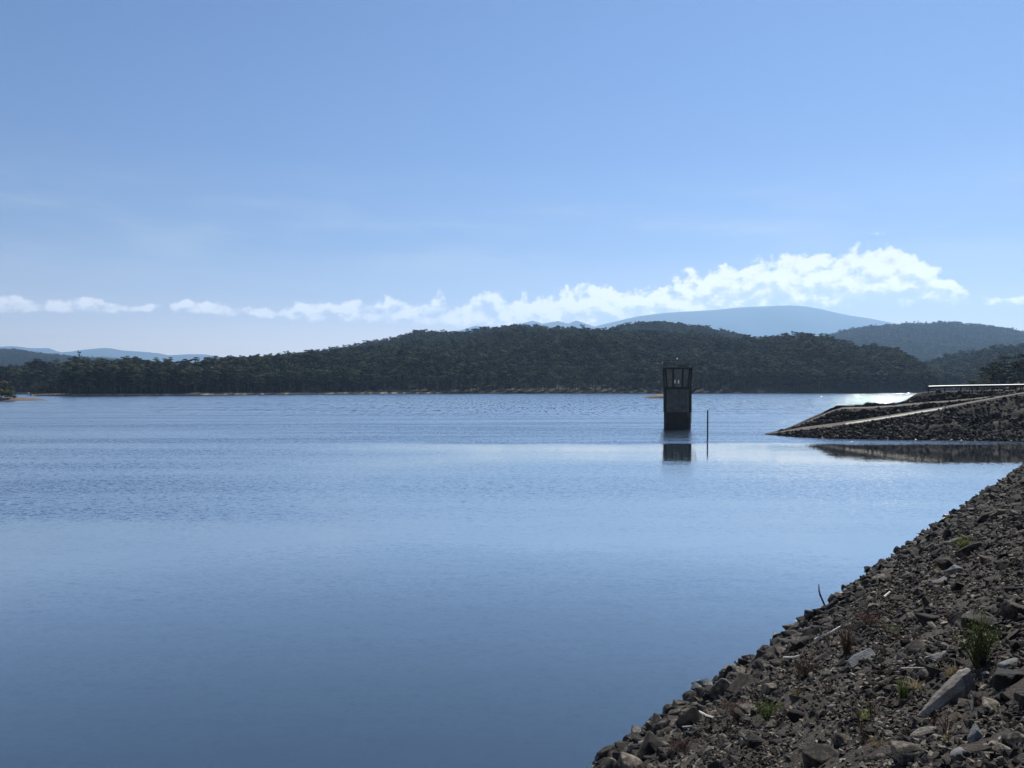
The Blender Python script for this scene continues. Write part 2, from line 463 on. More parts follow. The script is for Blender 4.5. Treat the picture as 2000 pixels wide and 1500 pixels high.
# distant bare-looking mountains: closed ridge shapes
def mountain(name, sil, D, depth, label, seed):
    xs = np.linspace(sil[0][0], sil[-1][0], 150)
    s = np.array(sil, float)
    ts = np.linspace(-1, 1, 31)
    PX, T = np.meshgrid(xs, ts)
    y = np.interp(PX, s[:, 0], s[:, 1])
    Dd = D + T * depth
    zr = H + (Y0 - y) / F * D
    prof = np.clip(1 - np.abs(T) ** 1.3, 0, 1)
    X = (PX - 1000) / F * Dd
    Z = zr * prof + fbm(X / 900, Dd / 900, 5, seed) * 0.10 * zr * np.clip(np.abs(T) * 3 - .05, 0, 1) * prof * 1.5
    Z[0] = -2.1; Z[-1] = -2.1
    V = np.stack([X, Dd, Z], -1).reshape(-1, 3); n = len(xs)
    Fc = [(j * n + i, j * n + i + 1, (j + 1) * n + i + 1, (j + 1) * n + i) for j in range(len(ts) - 1) for i in range(n - 1)]
    struct(link(name, mesh_np(name, V, Fc, M['mountain'], smooth=True)), label, 'mountain')


mountain('mountain', [(1080, 660), (1130, 645), (1180, 633), (1210, 626), (1250, 617), (1300, 611), (1350, 608), (1400, 605), (1430, 602), (1450, 600), (1480, 599), (1520, 597),
                      (1545, 596.5), (1570, 598), (1600, 603), (1630, 610), (1660, 616), (1700, 622), (1740, 630), (1765, 637), (1800, 644), (1860, 655)], 15500, 1700,
         'broad blue mountain on the horizon under the big cloud', 21)
mountain('far_range', [(-400, 672), (-200, 680), (0, 677), (25, 676), (60, 680), (95, 680), (118, 688), (135, 687), (165, 683), (200, 679.5), (215, 680), (240, 684.5), (280, 687),
                       (310, 690), (330, 694), (365, 692), (400, 692), (430, 697), (480, 720)], 16000, 1200, 'pale blue mountain range at the far left horizon', 22)
mountain('low_range', [(160, 712), (180, 699), (200, 696), (225, 698), (250, 703), (280, 712)], 6800, 600, 'low blue hill in front of the far left range', 23)
mountain('small_peaks', [(820, 655), (900, 645), (930, 636), (960, 640), (1010, 634), (1040, 626), (1060, 632), (1090, 627), (1110, 632), (1125, 625.5), (1145, 632), (1180, 645)], 15800, 1000,
         'row of three tiny blue peaks left of the broad mountain', 24)

# ------------------------------------------------------------------ trees
def tree_parts(seed, hgt=18.0, spread=5.0, narrow=False, clumps=11, quads=60, q=(0.6, 1.1)):
    """returns (crown verts, faces), (trunk MB-like verts, faces)"""
    rr = np.random.default_rng(seed)
    cv, cf = [], []
    tb = MB()
    lean = rr.uniform(-.6, .6, 2)
    top = Vector((lean[0], lean[1], hgt * 0.72))
    tb.tube([(0, 0, -0.8), (lean[0] * .25, lean[1] * .25, hgt * .25), (lean[0] * .6, lean[1] * .6, hgt * .5), top], [0.38, 0.3, 0.22, 0.08], 6)
    for k in range(clumps):
        if narrow:
            zc = hgt * rr.uniform(0.25, 0.97); rad = spread * 0.45 * (1.05 - zc / hgt) + 0.3
        else:
            zc = hgt * (rr.uniform(0.34, 0.94) if k < clumps * 0.7 else rr.uniform(0.82, 0.97)); rad = spread * math.sqrt(max(0.05, 1 - ((zc / hgt - 0.66) / 0.40) ** 2)) * rr.uniform(.35, 0.85)
        a = k * 2.4 + rr.uniform(-.5, .5)
        c = np.array([math.cos(a) * rad + lean[0] * .7, math.sin(a) * rad + lean[1] * .7, zc])
        tb.tube([top * (min(zc / hgt, .8) * .62 / .72), (c[0] * .6, c[1] * .6, zc - .8), tuple(c)], [0.14, 0.09, 0.03], 4)
        sz = np.array([rr.uniform(1.7, 2.7), rr.uniform(1.7, 2.7), rr.uniform(0.7, 1.25)]) * (spread / 5.0) * (0.6 if narrow else 1)
        for _ in range(quads):
            d = rr.normal(size=3); d /= np.linalg.norm(d)
            if d[2] < -0.3: d[2] *= -0.6
            p = c + d * sz * rr.uniform(0.55, 1.05)
            nrm = d * 0.9 + np.array([0, 0, .35]) + rr.normal(size=3) * 0.32; nrm /= np.linalg.norm(nrm)
            u = np.cross(nrm, rr.normal(size=3)); u /= np.linalg.norm(u)
            v = np.cross(nrm, u)
            s = rr.uniform(*q) * 0.5; s2 = s * rr.uniform(.5, .9)
            i = len(cv)
            cv += [p - u * s, p - v * s2 + u * s * .2, p + u * s, p + v * s2 - u * s * .1]
            cf.append((i, i + 1, i + 2, i + 3))
    bm = tb.bm
    bmesh.ops.recalc_face_normals(bm, faces=bm.faces)
    bm.verts.index_update()
    tv = [tuple(v.co) for v in bm.verts]; tf = [tuple(v.index for v in f.verts) for f in bm.faces]
    bm.free()
    return (cv, cf), (tv, tf)


KINDS = [tree_parts(100 + k, h, s, clumps=c) for k, (h, s, c) in enumerate([(18, 4.6, 11), (20, 5.2, 13), (16, 4.4, 10), (21, 4.0, 11), (17, 5.6, 13), (15, 3.6, 9)])]
CONIFER = tree_parts(150, 20, 3.4, True, 16, 34, (0.6, 1.0))
LEAFY = [(mesh_np('crown', k[0][0], k[0][1], M['leaf']), mesh_np('trunk', k[1][0], k[1][1], M['bark'])) for k in KINDS]


def joined(k, leaf):
    (cv, cf), (tv, tf) = k
    n = len(cv)
    me = mesh_np('tree_source', list(cv) + list(tv), list(cf) + [tuple(i + n for i in f) for f in tf], [leaf, M['bark']],
                 fm=[0] * len(cf) + [1] * len(tf))
    return bpy.data.objects.new('tree_source', me)


SRC = [joined(k, M['leaf']) for k in KINDS]
SRC_CON = [joined(CONIFER, M['leaf'])]


def scatter_group(name, sources):
    ng = bpy.data.node_groups.new(name, 'GeometryNodeTree')
    ng.interface.new_socket('Geometry', in_out='INPUT', socket_type='NodeSocketGeometry')
    ng.interface.new_socket('Geometry', in_out='OUTPUT', socket_type='NodeSocketGeometry')
    gi = ng.nodes.new('NodeGroupInput'); go = ng.nodes.new('NodeGroupOutput')
    jn = ng.nodes.new('GeometryNodeJoinGeometry')
    for s in sources:
        oi = ng.nodes.new('GeometryNodeObjectInfo'); oi.inputs['Object'].default_value = s; oi.inputs['As Instance'].default_value = True
        ng.links.new(oi.outputs['Geometry'], jn.inputs[0])
    ip = ng.nodes.new('GeometryNodeInstanceOnPoints')
    ip.inputs['Pick Instance'].default_value = True

    def attr(nm, t):
        a = ng.nodes.new('GeometryNodeInputNamedAttribute'); a.data_type = t; a.inputs['Name'].default_value = nm
        return a.outputs['Attribute']
    ng.links.new(gi.outputs[0], ip.inputs['Points'])
    ng.links.new(jn.outputs[0], ip.inputs['Instance'])
    ng.links.new(attr('idx', 'INT'), ip.inputs['Instance Index'])
    er = ng.nodes.new('FunctionNodeEulerToRotation')
    ng.links.new(attr('rot', 'FLOAT_VECTOR'), er.inputs[0])
    ng.links.new(er.outputs[0], ip.inputs['Rotation'])
    ng.links.new(attr('scl', 'FLOAT_VECTOR'), ip.inputs['Scale'])
    ng.links.new(ip.outputs[0], go.inputs[0])
    return ng


def scatter_obj(name, pts, rot, scl, idx, group):
    me = bpy.data.meshes.new(name)
    n = len(pts)
    me.vertices.add(n)
    me.vertices.foreach_set('co', np.asarray(pts, np.float32).ravel())
    for nm, t, arr in (('rot', 'FLOAT_VECTOR', rot), ('scl', 'FLOAT_VECTOR', scl)):
        a = me.attributes.new(nm, t, 'POINT'); a.data.foreach_set('vector', np.asarray(arr, np.float32).ravel())
    a = me.attributes.new('idx', 'INT', 'POINT'); a.data.foreach_set('value', np.asarray(idx, np.int32))
    me.update()
    o = link(name, me)
    md = o.modifiers.new('scatter', 'NODES'); md.node_group = group
    return o


G_TREES = scatter_group('forest_scatter', SRC)
G_CON = scatter_group('conifer_scatter', SRC + SRC_CON + SRC_CON)


def forest(hill, spacing, label, name='forest', sc=1.0, t0=0.012, front=None, group=None, nsrc=6, t1=None):
    pts, px, t = hill.scatter(spacing, t0, t1)
    keep = pts[:, 2] > 0.9
    if front is not None:
        keep &= ~front(px, t)
    pts = pts[keep]; n = len(pts)
    s = RNG.uniform(0.68, 1.12, n) * sc * np.where(RNG.uniform(0, 1, n) < .05, 1.1, 1.0)
    # a few emergent crowns, and height that swells in patches
    if hill is main: s *= np.clip((px[keep] - 55) / 90, .3, 1)
    s *= 1 + 0.25 * fbm(pts[:, 0] / 60, pts[:, 1] / 60, 3, 40)
    scl = np.stack([s * RNG.uniform(.9, 1.25, n), s * RNG.uniform(.9, 1.25, n), s * RNG.uniform(.85, 1.1, n)], -1)
    rot = np.stack([RNG.uniform(-.06, .06, n), RNG.uniform(-.06, .06, n), RNG.uniform(0, 6.28, n)], -1)
    o = scatter_obj(name, pts, rot, scl, RNG.integers(0, nsrc, n), group or G_TREES)
    tag(o, label, 'forest', kind='stuff')
    return n


nt_total = 0
nt_total += forest(main, 5.7, 'dense dark eucalyptus forest covering the long hill across the lake', t0=0.07, sc=.9)
nt_total += forest(ridge, 8.0, 'forest on the second ridge behind the left of the long hill')
nt_total += forest(knoll, 8.0, 'forest on the small knoll in front of the blue mountain')
nt_total += forest(righthill, 14.0, 'blue hazy forest on the right background hill with a spiky skyline', sc=1.4, group=G_CON, nsrc=8)
nt_total += forest(rightwood, 8.0, 'hazy forest on the slope behind the right headland')
nt_total += forest(leftwood, 6.8, 'forest on the slope behind the inlet at the left', t0=0.03)
nt_total += forest(lefthill, 12.0, 'blue hazy forest on the left background hill', sc=1.0)
print('forest trees', nt_total)

# front row of the forest: every tree an object of its own
def tree_thing(name, pos, kind, sc, rz, label, group, meshes=LEAFY):
    e = empty(name, pos, rz); e.scale = sc
    tag(e, label, 'tree', group)
    cm, tm = meshes[kind]
    link('crown', cm, e); link('trunk', tm, e)
    return e


FR = 'front row trees of the far shore forest'
nfront = 255
xs = np.linspace(74, 1818, nfront) + RNG.uniform(-3, 3, nfront)
for k, x in enumerate(xs):
    ds = float(main.fn(main.Ds, np.array([x]))[0]); dr = float(main.fn(main.Dr, np.array([x]))[0])
    off = 7 + (k % 3) * 6 + RNG.uniform(-1.5, 2)
    t = off / (dr - ds)
    X, D, Z = main.z(np.array([x]), np.array([t]))
    s = RNG.uniform(0.62, 1.0)
    if x < 130: s *= 0.55 + 0.45 * (x - 74) / 56
    tree_thing('eucalyptus_tree', (X[0], D[0], Z[0] - 0.1), int(RNG.integers(0, 6)), (s * RNG.uniform(1, 1.25), s * RNG.uniform(1, 1.25), s),
               RNG.uniform(0, 6.28), 'dark eucalyptus tree in the front row of the forest along the far waterline', FR)

# lone emergent tree standing clear of the left skyline
lp = wpt(155, 700, 800)
tree_thing('emergent_tree', (lp[0], lp[1], wpt(155, 684, 800)[2] - 24.5), 3, (0.42, 0.42, 1.2), 0.5, 'lone thin tree poking above the left skyline before the pale range', None)

# trees behind the guard rail at the right edge
BROWN = [(mesh_np('crown', k[0][0], k[0][1], M['leaf_brown']), l[1]) for k, l in zip([tree_parts(200 + j, 11, 3.4, clumps=13, quads=90, q=(0.35, 0.7)) for j in range(3)], LEAFY)]
BROWN = [(c, mesh_np('trunk', *tree_parts(200 + j, 11, 3.4, clumps=13, quads=1)[1], M['bark'])) for j, (c, _) in enumerate(BROWN)]
for k in range(46):
    px = 1902 + (k % 23) * 9 + RNG.uniform(-4, 4)
    X, D, Z = nearright.z(np.array([px]), np.array([0.25 + 0.55 * (k // 23) + RNG.uniform(-.1, .1)]))
    s = RNG.uniform(0.40, 0.66)
    if px < 1925: s *= 0.75
    tree_thing('brownish_tree', (X[0], D[0], Z[0] - .1), k % 3, (s, s, s), RNG.uniform(0, 6.28), 'brownish green tree in the clump behind the guard rail at the right edge', 'trees behind the guard rail')

# ------------------------------------------------------------------ islets
def islet(name, outline, top, label, mat, seed):
    """low mound: outline in plan, rising to top"""
    o = np.array(outline, float); c = o.mean(0)
    rings = []
    for f, z in ((1.12, -1.2), (1.0, 0.0), (0.9, .35), (0.7, .7), (0.45, .9), (0.15, 1.0)):
        r = c + (o - c) * f
        zz = np.where(z < 0, z, z * top) + (fbm(r[:, 0] / 3, r[:, 1] / 3, 3, seed) * top * .5 if 0 < z else 0)
        rings.append(np.column_stack([r, np.broadcast_to(zz, len(r))]))
    n = len(o); V = np.concatenate(rings); Fc = []
    for j in range(len(rings) - 1):
        for i in range(n):
            Fc.append((j * n + i, j * n + (i + 1) % n, (j + 1) * n + (i + 1) % n, (j + 1) * n + i))
    Fc.append(tuple(range((len(rings) - 1) * n, len(rings) * n)))
    return struct(link(name, mesh_np(name, V, Fc, mat, smooth=True)), label, 'islet')


def ell(cx, cy, rx, ry, n=28, s=0):
    a = np.linspace(0, 2 * np.pi, n, endpoint=False)
    k = 1 + 0.25 * fbm(np.cos(a) * 1.5 + 5, np.sin(a) * 1.5, 2, s)
    return np.column_stack([cx + np.cos(a) * rx * k, cy + np.sin(a) * ry * k])


c1 = shore(1306, 778)
islet('sandbar', ell(c1[0], c1[1] + 9, 12.5, 11, s=3), 1.9, 'low brown sandbar poking out behind the intake tower', M['sand'], 4)
c2 = shore(-60, 783)
islet('left_islet', ell(c2[0] + 2, c2[1] + 10, 27, 12, s=8), 1.5, 'low sandy spit with trees at the left edge', M['sand'], 6)
for k, (px, dd, s) in enumerate([(2, 6, .85), (-18, 9, 1.0), (14, 10, .8), (-40, 6, 1.0), (-60, 12, 1.1), (20, 14, .6)]):
    p = wpt(px, 783, c2[1] + dd)
    tree_thing('spit_tree', (p[0], p[1], .6), k % 3, (s * .9, s * .9, s), k * 1.3, 'shaggy brownish tree on the low sandy spit at the left edge', 'trees on the left sandy spit', BROWN)
sh = [(mesh_np('leaves', *tree_parts(300, 2.6, 1.6, clumps=8, quads=60, q=(.2, .5))[0], M['leaf']))]
for k, (px, s) in enumerate([(12, 1.5), (23, 1.2), (29, .75), (4, 2.0), (-6, 2.2), (-16, 1.8), (18, 1.7), (-28, 2.0), (8, 2.4), (-42, 2.0)]):
    p = wpt(px, 783, c2[1] + 4 + 3 * (k % 3))
    o = link('low_shrub', sh[0], None, (p[0], p[1], .35), (0, 0, k), (s, s, s))
    tag(o, 'low dark shrub at the foot of the trees on the left sandy spit', 'shrub', 'shrubs on the left sandy spit')
p = shore(49, 781.5)
st = MB().tube([(-1.6, 0, .1), (-.6, .1, .35), (.3, 0, .5), (1.4, -.1, .2)], [.12, .22, .28, .08], 7).tube([(0, 0, .4), (.1, 0, 1.1), (-.1, .1, 1.35)], [.2, .16, .06], 6)
o = st.build('stranded_stump', M['darkwood'], loc=(p[0], p[1], .1))
tag(o, 'dark stranded stump at the tip of the left sandy spit', 'stump')

# ------------------------------------------------------------------ intake tower
TD = F * H / 85.0
s = TD / F
tb = wpt(1322.5, 835, TD)
tower = empty('intake_tower', (tb[0], tb[1], 0), -math.atan2(tb[0], tb[1]) + R(2.0))
tag(tower, 'dark concrete intake tower standing in the lake with flared cabin', 'tower')
W = 2.36           # half width of the shaft
CH = 0.42          # chamfer


def octo(hw, ch, z):
    return [Vector(v) for v in ((-hw + ch, -hw, z), (hw - ch, -hw, z), (hw, -hw + ch, z), (hw, hw - ch, z), (hw - ch, hw, z), (-hw + ch, hw, z), (-hw, hw - ch, z), (-hw, -hw + ch, z))]


MB().loft([octo(W + .02, CH, -3), octo(W + .02, CH, 2.9)]).build('wet_base', M['wet'], tower)
MB().loft([octo(W, CH, 2.9), octo(W, CH, 7.1)]).build('shaft', M['concrete'], tower)
for sx in (-1, 1):
    for sy in (-1, 1):
        MB().box((sx * (W - .16), sy * (W - .16), 4.99), (.46, .46, 4.2)).build('corner_pilaster', M['concrete_dark'], tower)
MB().loft([octo(W + .10, CH, 7.06), octo(W + .16, CH, 7.12), octo(W + .16, CH, 7.42), octo(W + .05, CH, 7.46)]).build('ledge', M['concrete_dark'], tower)
z0, z1 = 7.4, 10.72
w0, w1 = W - .06, W + .12
MB().loft([octo(w0, CH, z0), octo(w1, CH, z1)]).build('cabin', M['concrete_pale'], tower)
# ribs on all four faces of the cabin
for face in range(4):
    rot = Matrix.Rotation(face * math.pi / 2, 3, 'Z')
    for fx0, fx1 in ((-1.84, -2.16), (-.74, -.82), (.82, .93), (1.84, 2.16)):
        rings = []
        for z, hw, fx in ((z0 - .15, w0, fx0), (z1, w1, fx1)):
            a = .15
            rings.append([rot @ Vector(v) for v in ((fx - a, -hw - .13, z), (fx + a, -hw - .13, z), (fx + a, -hw + .06, z), (fx - a, -hw + .06, z))])
        MB().loft(rings).build('rib', M['concrete_dark'], tower)
MB().box((0, 0, 10.80), (2 * w1 + .3, 2 * w1 + .3, .22)).build('cornice', M['concrete_dark'], tower)
MB().box((.05, 0, 11.0), (2 * w1 + .80, 2 * w1 + .7, .2)).build('roof', M['steel'], tower, bevel=.03)


def lean_y(z):
    return -(w0 + (w1 - w0) * (z - z0) / (z1 - z0))


def window(cx, cz, w, h, pale):
    fr = MB()
    y = lean_y(cz) - .05
    fr.box((cx - w / 2, y, cz), (.05, .1, h + .1)).box((cx + w / 2, y, cz), (.05, .1, h + .1)).box((cx, y, cz - h / 2), (w, .1, .05)).box((cx, y, cz + h / 2), (w, .1, .05))
    f = fr.build('window', M['white' if pale else 'steel'], tower)
    MB().box((cx, y + .03, cz), (w - .05, .04, h - .05)).build('pane', M['white' if pale else 'glass'], f)  # pale panes: daylight showing through is painted as white


for cx, pale in ((-1.45, 0), (-1.12, 0), (-.45, 1), (-.12, 0), (.17, 1), (.45, 0)):
    window(cx, 8.42, .25 if not pale else .17, .55, pale)
window(1.38, 7.75, .26, .3, 0)
# roof railing, hatch box, mast
rl = MB()
for sx in (-1, 1):
    rl.tube([(sx * 2.7, -2.7, 11.75), (sx * 2.7, 2.7, 11.75)], .035, 6).tube([(sx * 2.7, -2.7, 11.42), (sx * 2.7, 2.7, 11.42)], .03, 6)
    rl.tube([(-2.7, sx * 2.7, 11.75), (2.7, sx * 2.7, 11.75)], .035, 6).tube([(-2.7, sx * 2.7, 11.42), (2.7, sx * 2.7, 11.42)], .03, 6)
for k in range(7):
    for sx in (-1, 1):
        t = -2.7 + k * .9
        rl.tube([(t, sx * 2.7, 11.1), (t, sx * 2.7, 11.75)], .03, 5)
        if 0 < k < 6: rl.tube([(sx * 2.7, t, 11.1), (sx * 2.7, t, 11.75)], .03, 5)
rl.build('roof_railing', M['steel'], tower)
MB().box((1.0, -.6, 11.30), (1.9, 1.2, .42)).build('roof_hatch', M['concrete'], tower, bevel=.04)
ms = MB().tube([(-.55, .2, 11.1), (-.55, .2, 12.55)], .04, 6).box((-.55, .2, 12.0), (.5, .04, .04)).build('mast', M['steel'], tower)
MB().loft([octo(.12, .05, 12.5), octo(.16, .06, 12.6), octo(.13, .05, 12.74), octo(.05, .02, 12.8)]).build('beacon', M['white'], ms)
ms[('x')] = 0; del ms['x']
MB().tube([(-2.7, -2.7, 11.7), (-2.7, -2.7, 12.0)], .05, 6).build('corner_post', M['white'], tower)
# side balcony, bracket and rails on the right
bal = MB().box((W + .55, -.6, 7.34), (1.05, 3.0, .12)).build('balcony', M['steel'], tower)
for y in (-1.9, .7):
    MB().tube([(W + 1.0, y, 7.28), (W + .02, y, 6.1)], .07, 6).build('bracket', M['steel'], bal)
rr_ = MB()
for z in (7.85, 8.35, 9.2, 9.6):
    rr_.tube([(W + .3, -2.05, z), (W + 1.04, -2.05, z), (W + 1.04, .85, z), (W + .3, .85, z)], .022, 5)
for y in (-2.05, -1.1, -.1, .85):
    rr_.tube([(W + 1.04, y, 7.4), (W + 1.04, y, 9.6 if y < -.5 else 8.35)], .028, 5)
rr_.build('balcony_railing', M['steel'], bal)
ld = MB()
for y in (-1.35, -.95):
    ld.tube([(W + .16, y, 1.0), (W + .16, y, 7.3)], .03, 5)
for k in range(20):
    ld.tube([(W + .16, -1.35, 1.2 + k * .3), (W + .16, -.95, 1.2 + k * .3)], .02, 5)
for z in (3.7, 4.9, 6.0):
    ld.box((W + .1, -1.15, z), (.2, .5, .06))
ld.build('ladder', M['steel'], tower)
# gauge board line down the right of the front face
MB().box((W - .52, -W - .015, 4.6), (.07, .03, 5.0)).build('gauge_strip', speckle('mossy_strip', [(.3, (.10, .10, .06)), (.7, (.2, .19, .12))], 4), tower)

# marker pole in the water
pp = shore(1382, 858)
mk = empty('marker_pole', (pp[0], pp[1], 0))
tag(mk, 'thin dark marker pole standing in the water right of the tower', 'pole')
MB().tube([(0, 0, -2), (0, 0, 1.4), (.02, 0, 4.1)], [.115, .11, .105], 8).build('post', M['darkwood'], mk)
MB().tube([(.02, 0, 4.1), (.02, 0, 4.22)], [.12, .10], 8).build('cap', M['steel'], mk)

# ------------------------------------------------------------------ headland with ramp and track (right)
ST = [  # px, water y, ramp y, track y, crest y
    (1494, 849.0, 848.8, 848.6, 848.4), (1530, 851.0, 845.5, 842.0, 841.5), (1560, 853.0, 842.0, 832.5, 832.0), (1600, 855.0, 837.0, 816.0, 815.5),
    (1625, 856.0, 834.0, 804.5, 804.0), (1645, 856.5, 831.0, 799.0, 798.5), (1700, 857.5, 823.0, 797.0, 796.6), (1745, 858.2, 815.6, 794.5, 794.0), (1768, 858.6, 812.0, 792.4, 784.0),
    (1790, 859.0, 808.0, 790.6, 769.5), (1812, 859.2, 804.5, 788.8, 766.0), (1840, 859.6, 800.0, 786.5, 765.0), (1900, 860.4, 788.0, 781.0, 764.0), (1960, 861.4, 776.5, 775.2, 763.2),
    (2000, 862.2, 769.5, 768.9, 762.4), (2100, 864.0, 763.5, 763.0, 761.5), (2260, 868.0, 762.5, 762.0, 760.5)]
ST = np.array(ST)


def headland_profile(px):
    wy, ry, ty, cy = [np.interp(px, ST[:, 0], ST[:, i]) for i in (1, 2, 3, 4)]
    Dw = F * H / (wy - Y0)

    def solve(Dstart, zstart, y, slope):
        k = (y - Y0) / F
        z = (H - k * (Dstart - slope * zstart)) / (1 + slope * k)
        return Dstart + slope * (z - zstart), z
    D1, Z1 = solve(Dw, 0.0, ry, 1.45)
    wd = np.interp(px, [1494, 1820, 1900, 2000], [2.4, 2.2, 1.7, 1.4]) * min(1, Z1 / 1.0 + .15)
    D1b, Z1b = D1 + wd, Z1 + .16 * wd
    D2, Z2 = solve(D1b + .3, Z1b, ty, 1.2)
    w2 = 1.9 * min(1, max(0.1, Z2 / 2.0))
    D2b, Z2b = D2 + w2, Z2 + .13 * w2
    D3, Z3 = solve(D2b + .2, Z2b, cy, 1.2)
    Z3 = max(Z3, Z2b + .04)
    D3b = D3 + 6 * min(1, max(.1, Z3 / 3))
    return [(Dw - 4, -2.0), (Dw, 0.0), (D1, Z1), (D1b, Z1b), (D1b + .3, Z1b + .03), (D2, Z2), (D2b, Z2b), (D2b + .2, Z2b + .03), (D3, Z3), (D3b, Z3 + .05), (D3b + 2.2 * Z3 + 1, -1.8)]


pxs = np.concatenate([np.linspace(1494, 2060, 420), np.linspace(2066, 2260, 30)])
SUB = [3, 14, 4, 1, 10, 4, 1, 8, 3, 8]
rows = []
SEGID = []
for px in pxs:
    pr = headland_profile(px); row = []
    for j, (a, b) in enumerate(zip(pr, pr[1:])):
        for q in range(SUB[j]):
            f = q / SUB[j]
            row.append((px, a[0] + (b[0] - a[0]) * f, a[1] + (b[1] - a[1]) * f, j, f))
    row.append((px, pr[-1][0], pr[-1][1], 9, 1.0))
    rows.append(row)
A = np.array(rows)
Xh = (A[..., 0] - 1000) / F * A[..., 1]; Dh = A[..., 1]; Zh = A[..., 2].copy()
face = np.isin(A[..., 3], (1, 4, 7, 9))
bumpy = np.sin(np.clip(A[..., 4], 0, 1) * np.pi)
Zh += np.where(face, (fbm(Xh / 3.2, Dh / 1.6 + Zh / 1.6, 5, 61) * 0.95 + np.abs(fbm(Xh / 1.1, Dh / .7 + Zh / .9, 4, 66)) * .6 - .15) * bumpy * np.clip(Zh / 2.0, 0.1, 1), fbm(Xh / 2, Dh / 2, 3, 62) * 0.06)
Dh = Dh + np.where(face, fbm(Xh / 2.6, Zh / 1.4, 4, 63) * 0.9 * bumpy, 0)
n = A.shape[1]
V = np.stack([Xh, Dh, Zh], -1).reshape(-1, 3)
Fc = []; fm = []
for i in range(len(pxs) - 1):
    for j in range(n - 1):
        Fc.append((i * n + j, (i + 1) * n + j, (i + 1) * n + j + 1, i * n + j + 1))
        fm.append(1 if int(A[i, j, 3]) in (5,) else 0)
struct(link('headland', mesh_np('headland', V, Fc, [M['dirt'], M['track']], smooth=True, fm=fm)), 'dark earthen headland with two ramps running down to the water at the right', 'headland')

# pale boat ramp surface: a strip laid on the lower bench
def strip(xa, xb, fa, fb, lift, n=60, tilt=0.0):
    V, Fc = [], []
    for i, px in enumerate(np.linspace(xa, xb, n)):
        pr = headland_profile(px); (D1, Z1), (D1b, Z1b) = pr[2], pr[3]
        for f, dz in ((fa, -.12), (fa, lift), (fb, lift), (fb, -.12)):
            D = D1 + (D1b - D1) * f
            V.append(((px - 1000) / F * D, D, Z1 + (Z1b - Z1) * f + dz + tilt * (f - fa)))
    for i in range(n - 1):
        for k in range(3):
            Fc.append((i * 4 + k, (i + 1) * 4 + k, (i + 1) * 4 + k + 1, i * 4 + k + 1))
    return V, Fc


struct(link('boat_ramp', mesh_np('boat_ramp', *strip(1500, 2010, .06, .94, .07), M['track'])), 'gravel boat ramp sloping down the headland into the water', 'ramp')
kb = link('ramp_kerb', mesh_np('ramp_kerb', *strip(1652, 1840, -.04, .19, .09, tilt=.5), M['palestrip']))
tag(kb, 'pale cream concrete kerb along the middle of the boat ramp', 'kerb')

# guard rail on the crest
gr_px = np.linspace(1814, 2180, 24)
rail_pts = []
for px in gr_px:
    pr = headland_profile(px)
    D, Z = pr[8][0] + 1.6, pr[8][1] + .02
    rail_pts.append(((px - 1000) / F * D, D, Z))
rail = empty('guard_rail', rail_pts[0])
tag(rail, 'long galvanised guard rail along the headland crest at the right', 'guard rail')
o0 = Vector(rail_pts[0])
bm = MB()
prof = [(.04, .60), (.0, .64), (-.04, .70), (-.02, .72), (-.08, .80), (-.13, .875), (.16, .98), (.2, .95), (.1, .84), (.08, .60)]
bm.loft([[Vector(p) - o0 + Vector((0, a, b)) for a, b in prof] for p in rail_pts]).build('rail', M['steel'], rail)  # dark steel here: shade on the rail's front is put into its colour
MB().loft([[Vector(p) - o0 + Vector((0, a, b)) for a, b in [(-.14, .90), (.16, .985), (.2, .97), (-.12, .885)]] for p in rail_pts]).build('rail_lit_top', M['galv'], rail)  # pale strip added as the sunlit top of the same rail
for i in range(0, len(rail_pts), 2):
    p = Vector(rail_pts[i]) - o0
    MB().box((p.x, p.y + .12, p.z + .35), (.14, .14, 1.1)).build('post', M['darkwood'], rail)
for k, (px, lab, hgt) in enumerate([(1737, 'thin grey marker stake beside the pale kerb of the boat ramp', 1.5), (1846, 'short grey post at the upper end of the pale ramp kerb', .95)]):
    pr = headland_profile(px)
    D = pr[2][0] + .5
    e = MB().tube([(0, 0, -.3), (0, 0, hgt)], .05, 6).box((0, -.05, hgt - .12), (.16, .03, .2))
    o = e.build('marker_stake', M['concrete'], loc=((px - 1000) / F * D, D, pr[2][1] + .05)); tag(o, lab, 'stake')

# ------------------------------------------------------------------ near bank (dam face)
DIR = np.array([.633, .774]); NRM = np.array([.774, -.633]); OFF = 8.73; SL = .733
P0 = -OFF * NRM


def bank_xy(u, d):
    return P0[0] + u * DIR[0] + d * NRM[0], P0[1] + u * DIR[1] + d * NRM[1]


def bank_z(u, d):
    u = np.asarray(u, float); d = np.asarray(d, float)
    z = SL * np.minimum(d, OFF) + 0.22 * fbm(u / 2.2, d / 1.5, 4, 70) * np.clip((OFF + .2 - d), 0.15, 1)
    return z


def pix_bank(px, py):
    """where the line of sight through a photo pixel meets the bank (kept out of the water)"""
    dx, dz = (px - 1000) / F, -(py - Y0) / F
    t = np.linspace(2.5, 90, 9000)
    x, y = dx * t, t
    u = (x - P0[0]) * DIR[0] + (y - P0[1]) * DIR[1]; d = (x - P0[0]) * NRM[0] + (y - P0[1]) * NRM[1]
    hit = H + dz * t <= np.maximum(bank_z(u, d), 0.0)
    k = int(np.argmax(hit))
    uu, dd = float(u[k]), float(d[k])
    while float(bank_z(uu, dd)) < .06 and dd < 3: dd += .03
    return uu, dd, float(t[k])


